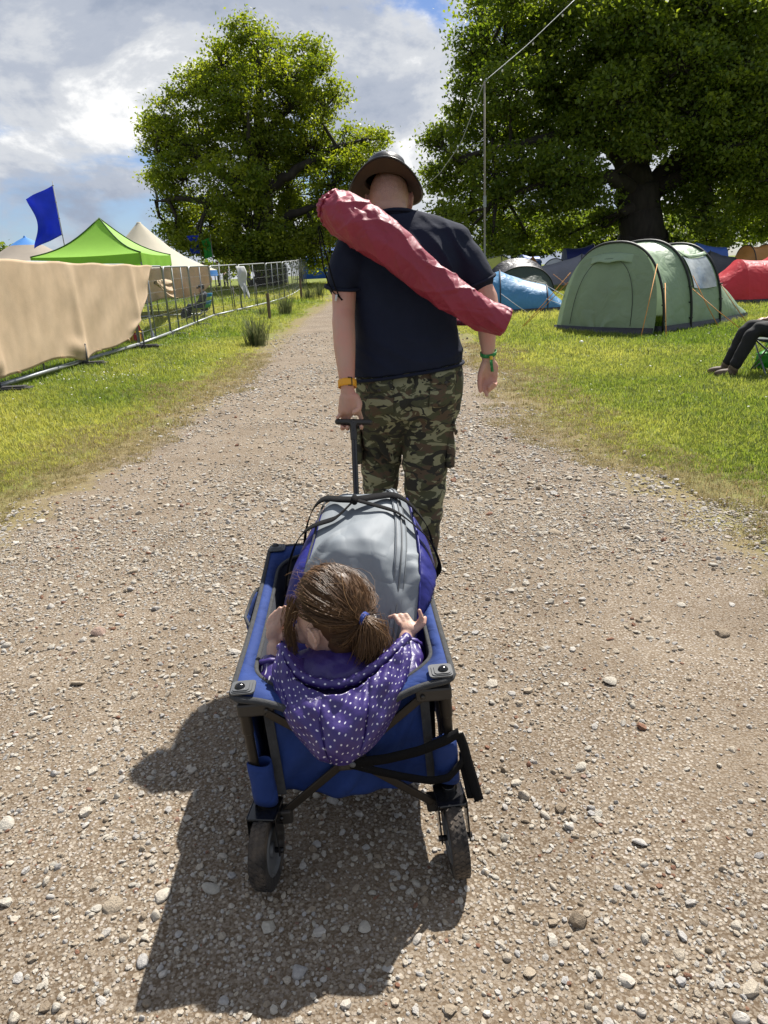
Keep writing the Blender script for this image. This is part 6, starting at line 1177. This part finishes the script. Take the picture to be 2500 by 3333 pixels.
def man_body():
    b = MB()
    b.ell((.083, 3.225, 1.712), (.083, .100, .112), 22, 14, (R(-18), 0, 0)); b.ell((.084, 3.262, 1.652), (.062, .065, .06), 16, 10); b.ell((.085, 3.318, 1.66), (.013, .018, .02), 8, 6); b.ell((.085, 3.305, 1.625), (.028, .012, .009), 8, 6); b.ell((.084, 3.168, 1.668), (.07, .05, .045), 16, 10)
    for s in (-1, 1):
        b.ell((.083+s*.084, 3.232, 1.693), (.009, .024, .036), 12, 9, (R(-15), 0, s*R(14))); b.tube([(.083+s*.088, 3.245, 1.715), (.083+s*.096, 3.222, 1.726), (.083+s*.097, 3.206, 1.705), (.083+s*.092, 3.212, 1.675), (.083+s*.086, 3.23, 1.658)], .0062, 8)
        b.ell((.083+s*.035, 3.312, 1.70), (.013, .012, .008), 8, 6)
    b.capsule([(.112, 3.145, 1.54), (.10, 3.165, 1.61), (.09, 3.20, 1.67)], [.075, .066, .062], 16)
    b.capsule([(.13, 3.10, .98), (.13, 3.09, 1.15), (.135, 3.11, 1.38)], [.14, .14, .125], 18); b.capsule([(-.06, 3.11, 1.50), (.12, 3.13, 1.53), (.33, 3.13, 1.52)], [.07, .085, .07], 16)
    # viewer-left arm: back to the wagon handle
    b.capsule([(-.085, 3.10, 1.51), (-.118, 3.055, 1.40), (-.125, 2.99, 1.27), (-.127, 2.965, 1.235), (-.126, 2.905, 1.14), (-.123, 2.855, 1.055), (-.121, 2.828, 1.0)], [.062, .053, .046, .047, .044, .035, .0295], 16)
    b.ell((-.121, 2.818, .975), (.030, .022, .03), 12, 8)
    b.capsule([(-.137, 2.81, .955), (-.146, 2.805, .905)], [.019, .019], 12); b.capsule([(-.122, 2.812, .955), (-.126, 2.81, .90)], [.02, .0185], 12); b.capsule([(-.106, 2.81, .955), (-.096, 2.81, .90)], [.021, .019], 12); b.ell((-.118, 2.812, .925), (.042, .017, .038), 16, 10)
    for x0, x1 in ((-.080, -.073), (-.112, -.1285), (-.132, -.1495)):
        b.capsule([(x0, 2.812, .895), (x1, 2.815, .865), (x1, 2.800, .843), (x1, 2.775, .838), (x1, 2.760, .847)], [.0105, .0098, .0095, .009, .0082], 10)
    b.capsule([(-.146, 2.806, .902), (-.160, 2.798, .885), (-.166, 2.778, .884)], [.0095, .0088, .008], 10)
    b.capsule([(-.092, 2.808, .955), (-.078, 2.796, .932), (-.080, 2.778, .912), (-.100, 2.770, .902)], [.018, .0145, .0118, .010], 10)
    # viewer-right arm
    b.capsule([(.345, 3.13, 1.51), (.418, 3.10, 1.40), (.468, 3.075, 1.295), (.472, 3.05, 1.245), (.462, 3.02, 1.16), (.463, 3.0, 1.085)], [.062, .052, .047, .045, .038, .0275], 16)
    b.ell((.464, 2.998, 1.06), (.028, .02, .03), 12, 8); b.ell((.468, 2.998, 1.018), (.040, .0165, .042), 16, 10)
    b.capsule([(.452, 2.998, 1.04), (.446, 2.995, .985)], [.018, .0155], 10); b.capsule([(.480, 2.998, 1.035), (.490, 2.995, .985)], [.017, .015], 10)
    for p in ([(.445, 2.996, .985), (.441, 2.990, .950), (.447, 2.968, .928), (.452, 2.957, .912)], [(.459, 2.996, .98), (.458, 2.986, .945), (.462, 2.960, .932), (.458, 2.946, .945)], [(.474, 2.996, .98), (.476, 2.982, .948), (.474, 2.957, .942), (.466, 2.947, .955)], [(.488, 2.996, .985), (.492, 2.982, .957), (.486, 2.960, .952), (.476, 2.952, .962)]):
        b.capsule(p, [.0102, .0094, .0088, .0075], 10)
    b.capsule([(.446, 2.99, 1.035), (.428, 2.98, .995), (.424, 2.972, .955), (.426, 2.966, .930)], [.017, .013, .0108, .0085], 10)
    # legs
    b.capsule([(.05, 3.09, .90), (.0, 3.20, .52), (-.005, 3.20, .09)], [.10, .065, .045], 14); b.capsule([(.215, 3.10, .90), (.195, 3.10, .52), (.168, 3.04, .09)], [.10, .065, .045], 14); b.ell((.13, 3.1, .92), (.17, .13, .12), 16, 10)
    return remesh(b, .0042, 4)
mb_ = from_mesh('body', man_body(), SKM, man)
def tshirt():
    b = MB(); b.rings([ring(.128, 3.082, 1.022, .242, .165, tilt=.11), ring(.130, 3.08, 1.07, .237, .160, tilt=.08), ring(.131, 3.08, 1.15, .222, .152, tilt=.03), ring(.133, 3.09, 1.25, .217, .148), ring(.137, 3.10, 1.35, .222, .145), ring(.143, 3.115, 1.44, .236, .140), ring(.135, 3.125, 1.51, .232, .125, tilt=.03), ring(.125, 3.135, 1.57, .185, .105, tilt=.04), ring(.112, 3.145, 1.618, .115, .082), ring(.106, 3.152, 1.64, .086, .075)])
    b.capsule([(.13, 3.14, 1.60), (.24, 3.13, 1.565), (.34, 3.125, 1.52)], [.062, .072, .080], 16); b.capsule([(.09, 3.14, 1.60), (.0, 3.12, 1.56), (-.06, 3.11, 1.52)], [.062, .070, .075], 16); b.capsule([(-.055, 3.105, 1.52), (-.098, 3.075, 1.45), (-.121, 3.048, 1.385)], [.088, .083, .074], 16); b.capsule([(.31, 3.13, 1.52), (.385, 3.115, 1.44), (.428, 3.095, 1.375)], [.088, .084, .072], 16)
    def dp(co, no):
        x, y, z = co.T; w = .004*sines(co, 33, 13, 3); rg = lambda t: (1-np.abs(np.sin(t)))**2
        lowm = np.clip((1.22-z)/.2, 0, 1); w += .012*rg(z*38+2.2*np.sin(x*9)+x*7)*lowm*np.exp(-((z-1.12)/.10)**2)+.006*rg(25*(x*.9+z*.5))*np.exp(-((z-1.25)/.12)**2)*np.exp(-((x-.30)/.12)**2)
        w += .020*rg(30*(x*.75+z*.65)+.8*np.sin(x*20))*np.exp(-((x-.33)/.10)**2-((z-1.47)/.10)**2); w += .012*rg(24*(x*.5+z*.9)+.5*np.sin(x*30))*np.exp(-((x-.22)/.12)**2-((z-1.54)/.08)**2); w += .006*np.sin(55*(x*.7+z*.6))*np.exp(-((x+.05)/.08)**2-((z-1.42)/.12)**2)
        return co+no*w[:, None]
    return remesh(b, .0085, 4, dp)
ts = from_mesh('t_shirt', tshirt(), TEE, man)
def loop(c, rx, ry, t, up=(0, 0, 1), fw_=(0, 1, 0), tilt=None, n=40):
    a = np.linspace(0, 2*np.pi, n+1); P = np.stack([c[0]+np.cos(a)*rx, c[1]+np.sin(a)*ry, np.full(n+1, c[2])], 1)
    if tilt is not None: P[:, 2] += (P[:, 0]-c[0])*tilt[0]+(P[:, 1]-c[1])*tilt[1]
    return MB().tube(P, t, 8, False)
build('collar', loop((.104, 3.158, 1.636), .081, .073, .0085, tilt=(0, -.25)), TEE, ts, True)
build('hem', MB().tube(np.vstack([ring(.128, 3.082, 1.024, .240, .163, tilt=.11), ring(.128, 3.082, 1.024, .240, .163, tilt=.11)[:1]])+np.array([0, 0, -.008]), .007, 8, False), TEE, ts, True)
build('sleeve_hem', loop((.432, 3.09, 1.365), .071, .066, .007, tilt=(.35, .1)), TEE, ts, True); build('sleeve_hem', loop((-.123, 3.044, 1.368), .072, .066, .007, tilt=(-.1, .15)), TEE, ts, True)
def trousers():
    b = MB()
    b.rings([ring(.135, 3.09, 1.075, .215, .140, tilt=.08), ring(.134, 3.085, .98, .232, .152, tilt=.04), ring(.132, 3.085, .90, .236, .155, tilt=.02), ring(.13, 3.09, .82, .225, .140)])
    b.rings([ring(.035, 3.09, .90, .128, .145), ring(.025, 3.11, .80, .118, .135), ring(.006, 3.15, .70, .100, .118), ring(-.006, 3.19, .60, .090, .10), ring(-.010, 3.20, .48, .083, .095), ring(-.008, 3.20, .33, .078, .09), ring(-.006, 3.20, .17, .074, .086), ring(-.004, 3.20, .10, .073, .085)])
    b.rings([ring(.225, 3.10, .90, .128, .145), ring(.222, 3.10, .80, .121, .135), ring(.208, 3.10, .70, .106, .118), ring(.197, 3.095, .60, .096, .105), ring(.192, 3.085, .48, .090, .10), ring(.182, 3.07, .33, .080, .09), ring(.168, 3.05, .17, .072, .086), ring(.164, 3.045, .10, .071, .085)])
    def dp(co, no):
        x, y, z = co.T; w = .004*sines(co, 43, 15, 3)
        w += .011*np.sin(z*85+6*x*10+3*np.sin(x*25))*np.exp(-((x+.0)/.10)**2-((z-.64)/.09)**2); w += .008*np.sin(z*60-x*30)*np.exp(-((x-.2)/.09)**2-((z-.40)/.16)**2); w += .008*np.sin(70*(z*.7+np.abs(x-.125)*.9))*np.exp(-((x-.125)/.12)**2-((z-.83)/.06)**2)
        w += .007*np.sin(z*75+x*30)*np.exp(-((x+.0)/.09)**2-((z-.42)/.12)**2); w -= .010*np.exp(-((x-.128-.15*(z-.9))/.008)**2)*np.clip((z-.80)/.05, 0, 1)*(y < 3.05)
        return co+no*w[:, None]
    return remesh(b, .0085, 4, dp)
tr = from_mesh('trousers', trousers(), CAMO, man)
tro = np.array(man.location); tv = [tuple(v.co) for v in tr.data.vertices]; bvh = BVHTree.FromPolygons(tv, [tuple(p.vertices) for p in tr.data.polygons])
def drape(x, z, off, dirv=(0, 1, 0), start=(0, -1.0, 0)):
    d = Vector(dirv); o = Vector((x-tro[0], -.6, z)) if dirv == (0, 1, 0) else Vector((.6, x-tro[1], z)); h = bvh.ray_cast(o, d)
    if h[0] is None: return None
    return np.array(h[0])+tro-np.array(dirv)*off
def patch(name, poly, off, mat=CAMO, parent=None, dirv=(0, 1, 0), nu=18, nv=18, solid=.006, puff=.006):
    p00, p10, p01, p11 = [np.array(p, float) for p in poly]; last = [None]
    def fn(u, v):
        q = p00*(1-u)*(1-v)+p10*u*(1-v)+p01*(1-u)*v+p11*u*v; e = math.sin(math.pi*min(max(u, 0), 1))*math.sin(math.pi*min(max(v, 0), 1)); h = drape(q[0], q[1], off+puff*e**.5, dirv)
        if h is None: h = last[0]
        last[0] = h; return h
    return build(name, MB().grid(fn, nu, nv), mat, parent or tr, True, solid=solid)
patch('back_pocket', [(-.045, .965), (.055, .985), (-.035, .845), (.060, .862)], .004); fl = patch('pocket_flap', [(-.052, .99), (.058, 1.005), (-.048, .945), (.062, .955)], .011)
patch('back_pocket', [(.220, .995), (.315, 1.005), (.205, .875), (.318, .880)], .004); fr = patch('pocket_flap', [(.213, 1.02), (.320, 1.025), (.225, .975), (.322, .965)], .011)
for x, z, p in ((.005, .958, fl), (.280, .975, fr)):
    h = drape(x, z, .017); 
    if h is not None: build('button', MB().ell(h, (.009, .004, .009), 12, 6), WPLA, p, True)
cp = MB(); cp.box((.302, 3.09, .685), (.035, .15, .19)); cp.ell((.305, 3.09, .66), (.026, .085, .09), 12, 8); pkm = remesh(cp, .007, 5, lambda co, no: co+no*(.004*sines(co, 51, 40, 3))[:, None]); cpo = from_mesh('cargo_pocket', pkm, CAMO, tr)
build('pocket_flap', MB().grid(lambda u, v: (.326+.006*math.sin(u*3.14)-.012*(1-v)+.0, 3.005+.17*u, .795-.055*v+.006*math.sin(u*7)), 14, 8), CAMO, cpo, True, solid=.01); build('button', MB().ell((.331, 3.02, .752), (.005, .010, .010), 12, 6), WPLA, cpo, True)
cp = MB(); cp.box((-.098, 3.13, .70), (.03, .14, .18)); cp.ell((-.10, 3.13, .68), (.024, .08, .085), 12, 8); cpl = from_mesh('cargo_pocket', remesh(cp, .007, 5, lambda co, no: co+no*(.004*sines(co, 52, 40, 3))[:, None]), CAMO, tr); build('pocket_flap', MB().grid(lambda u, v: (-.118-.006*math.sin(u*3.14)+.010*(1-v), 3.05+.16*u, .80-.055*v), 14, 8), CAMO, cpl, True, solid=.01)
for x, y in ((-.005, 3.235), (.165, 3.075)):
    sh = MB(); sh.ell((x, y+.03, .045), (.05, .145, .045), 18, 10); sh.ell((x, y-.04, .08), (.048, .06, .06), 14, 9); so = from_mesh('shoe', remesh(sh, .008, 3), BOOT, man); build('sole', MB().box((x, y+.025, .012), (.095, .28, .024)), BLK, so, bevel=.01)
# hat
def hat():
    c = np.array([.072, 3.232, 1.768]); T = np.array(Euler((R(-17), R(4), 0)).to_matrix()); hat_ = thing('hat', 'dark leather wide-brimmed hat on the man\'s head', 'hat', tuple(c))
    def brim(r_, a): 
        x = math.cos(a)*r_*.153; y = math.sin(a)*r_*.180; k = max(0, r_-.6)/.4; z = -.052*k*abs(math.cos(a))**2.2+.020*k*max(0, -math.sin(a))**2-.02*k*max(0, math.sin(a)) + .004*k*math.sin(3*a+1); return T @ np.array([x, y, z])
    build('brim', MB().grid(lambda u, v: c+brim(.56+.44*v, u*2*math.pi), 64, 10, True), SUEDE, hat_, True, solid=.0035); up = MB().grid(lambda u, v: c+brim(.56+.44*v, u*2*math.pi)+T @ np.array([0, 0, .004]), 64, 10, True); build('brim_top', up, LEATH, hat_, True)
    build('brim_edge', MB().tube([c+brim(1.0, a)+T @ np.array([0, 0, .002]) for a in np.linspace(0, 2*np.pi, 65)], .0048, 8, False), LEATH, hat_, True)
    rs = []; A = np.linspace(0, 2*np.pi, 40, endpoint=False)
    for q, z in ((1.0, 0), (.99, .03), (.95, .06), (.86, .085), (.68, .10), (.40, .095), (.1, .088)): rs.append(np.array([c+T @ np.array([math.cos(a)*.088*q, math.sin(a)*.104*q, z-(.012*math.cos(a)**2 if False else 0)]) for a in A]))
    build('crown', MB().rings(rs, False), LEATH, hat_, True); build('hat_band', MB().tube([c+T @ np.array([math.cos(a)*.0895, math.sin(a)*.1055, .012]) for a in np.linspace(0, 2*np.pi, 49)], .006, 8, False, flat=1.6), SUEDE, hat_, True)
    build('chin_cord', MB().tube([c+T @ np.array([.075, .03, -.01]), np.array([.157, 3.26, 1.70]), np.array([.14, 3.29, 1.63]), np.array([.10, 3.31, 1.60])], .0025, 5), WEB, hat_, True)
hat()
# maroon chair / tent bag on his back
def sling_bag():
    root = thing('long_carry_bag', 'long maroon drawstring bag slung diagonally across the man\'s back', 'bag', (.12, 2.95, 1.2))
    P = np.array([(-.162, 3.005, 1.668), (-.135, 2.99, 1.655), (-.085, 2.955, 1.625), (-.03, 2.925, 1.588), (.03, 2.905, 1.545), (.094, 2.895, 1.496), (.155, 2.885, 1.44), (.219, 2.878, 1.384), (.29, 2.872, 1.333), (.36, 2.866, 1.286), (.43, 2.860, 1.247), (.505, 2.855, 1.212)])
    rad = np.array([.058, .079, .090, .090, .086, .082, .077, .073, .070, .067, .064, .060]); n = 88; t = np.linspace(0, 11, 300); C = np.stack([np.interp(t, range(12), P[:, k]) for k in range(3)], 1); rd = np.interp(t, range(12), rad)
    for _ in range(4): C[1:-1] = (C[:-2]+2*C[1:-1]+C[2:])/4
    tg = np.gradient(C, axis=0); tg /= np.linalg.norm(tg, axis=1)[:, None]; rs = []; A = np.linspace(0, 2*np.pi, n, endpoint=False); s = np.linspace(0, 1, 300)
    for k in range(300):
        x = nrm(np.cross(tg[k], (0, 1, 0))); y = np.cross(x, tg[k]); r_ = np.full(n, rd[k])
        r_ += .004*np.sin(3*A+6*s[k])+.0085*(1-np.abs(np.sin(1.5*A+5.5*s[k]+.9*np.sin(7*s[k]))))**2+.006*(1-np.abs(np.sin(2*A-9*s[k]+1.2*np.sin(13*s[k]))))**3+.0035*(1-np.abs(np.sin(3.5*A+27*s[k])))**2+.006*(1-np.abs(np.sin(21*s[k]+1.4*np.cos(A+.5)+.8*np.sin(2*A))))**3*np.exp(-((s[k]-.30)/.14)**2)-.008
        r_ += .006*np.abs(np.sin(2.5*A+9*s[k]))*np.exp(-((s[k]-.36)/.1)**2)-.010*np.exp(-((s[k]-.235-.03*np.cos(A))/.018)**2)*(np.sin(A+.6) > -.4)
        if s[k] < .10: r_ += .006*np.sin(13*A)*(1-s[k]/.10)
        sq = 1+.10*np.clip((s[k]-.8)/.2, 0, 1)*(np.abs(np.cos(2*A)) ** 2*-1+.5); rs.append(C[k]+(r_*sq)[:, None]*(np.cos(A)[:, None]*x+np.sin(A)[:, None]*y))
    build('bag_sleeve', MB().rings(rs, False), MAR, root, True)
    def end(k, d, q, nm):
        c = rs[k].mean(0); R2 = [rs[k]]+[c+(rs[k]-c)*f+tg[k]*d*g_ for f, g_ in q]; build(nm, MB().rings(R2, False), MAR, root, True)
    end(299, 1, ((.985, .006), (.93, .010), (.4, .012), (.02, .012)), 'flat_end'); end(0, -1, ((.80, .022), (.55, .030), (.30, .028), (.06, .012)), 'gathered_end')
    cc = rs[5].mean(0); build('drawcord_channel', MB().tube([cc+(p-cc)*1.03 for p in np.vstack([rs[5], rs[5][:1]])], [.0062+.002*math.sin(i*2.4) for i in range(n+1)], 8, False), MAR, root, True)
    bw = M('braided_cord', (.06, .05, .045), .8, var=.6, vs=160); build('drawcord', MB().tube([cc+(p-cc)*1.07 for p in np.vstack([rs[3], rs[3][:1]])[:52]], .003, 6), bw, root, True)
    for q in ([(-.205, 3.0, 1.60), (-.20, 2.99, 1.53), (-.195, 2.985, 1.45), (-.178, 2.975, 1.385), (-.160, 2.968, 1.35), (-.145, 2.966, 1.338), (-.122, 2.965, 1.318)], [(-.20, 3.0, 1.60), (-.185, 2.99, 1.52), (-.165, 2.975, 1.42), (-.152, 2.97, 1.37), (-.140, 2.966, 1.340), (-.125, 2.964, 1.312)]):
        q = np.array(q); tt = np.linspace(0, len(q)-1, 30); c_ = np.stack([np.interp(tt, range(len(q)), q[:, k]) for k in range(3)], 1); build('pull_cord', MB().tube(c_, .0026, 6), WEB, root, True)
    build('cord_toggle', MB().tube([(-.147, 2.962, 1.342), (-.153, 2.960, 1.318)], [.005, .0045], 8), WHC, root, True); build('cord_knot', MB().ell((-.142, 2.963, 1.339), (.006, .006, .006), 8, 6), WEB, root, True)
    st = [(-.12, 3.02, 1.60), (-.09, 3.10, 1.625), (-.06, 3.20, 1.60), (0, 3.275, 1.50), (.15, 3.285, 1.30), (.30, 3.25, 1.20), (.40, 3.10, 1.20), (.42, 2.93, 1.24)]; ribbon(st, .03, [(.6, 0, .6), (.3, 0, .9)], 'shoulder_strap', MAR, lambda nn, m, mt, solid: build(nn, m, mt, root, True, solid=solid), .003)
sling_bag()
# watch and wristband
ORG = M('orange_watch_strap', (1.0, .45, .02), .5, var=.06)
wt = thing('wristwatch', 'orange strapped watch on the man\'s hand pulling the handle', 'watch', (-.1215, 2.835, 1.0))
ax = nrm((-.001, .05, .11)); wx = np.array([1, 0, 0.]); wy = np.cross(ax, wx); wc = np.array([-.1215, 2.833, 1.006])
build('strap', MB().grid(lambda u, v: wc+wx*math.cos(u*6.2832)*.0355+wy*math.sin(u*6.2832)*.0335+ax*(v-.5)*.029, 40, 4, True), ORG, wt, True, solid=.003)
for q in (-.006, .002): build('strap_loop', MB().grid(lambda u, v: wc+wx*math.cos(4.2+u*1.6-1.2+q*0)*.0352+wy*math.sin(4.2+u*1.6-1.2)*.0332+ax*((v-.5)*.026), 10, 3), ORG, wt, True, solid=.002) if q < 0 else None
bk = [wc+wx*math.cos(t)*.039+wy*math.sin(t)*.037+ax*z for t, z in ((4.85, -.016), (5.25, -.016), (5.25, .016), (4.85, .016))]; build('buckle', MB().tube(bk, .0022, 6), GLB, wt, True)
build('watch_case', MB().tube([wc+wy*.034, wc+wy*.045], .02, 20), GLB, wt, True, ang=40)
GRB = M('green_festival_band', (.03, .30, .07), .7, var=.4, vs=60, col2=(.30, .62, .28), c2s=30, c2t=(.55, .6)); wb = thing('festival_wristband', 'green cloth wristband with a hanging tail on the man\'s other wrist', 'wristband', (.463, 3.0, 1.08)); c = np.array([.464, 3.0, 1.083])
build('band', MB().grid(lambda u, v: c+np.array([math.cos(u*6.2832)*.0335, math.sin(u*6.2832)*.0275, (v-.5)*.015-.012*max(0, -math.sin(u*6.2832))+.004*math.cos(u*6.2832)]), 40, 4, True), GRB, wb, True, solid=.0015)
tl_ = ribbon([(.470, 2.966, 1.068), (.470, 2.962, 1.05), (.473, 2.964, 1.03), (.476, 2.968, 1.008)], .012, [(1, 0, 0), (1, -.4, 0)], 'band_tail', GRB, lambda nn, m, mt, solid: build(nn, m, mt, wb, True, solid=solid), .001); build('crimp', MB().tube([(.470, 2.966, 1.072), (.4705, 2.963, 1.058)], .0065, 10), YEL, wb, True, ang=40)
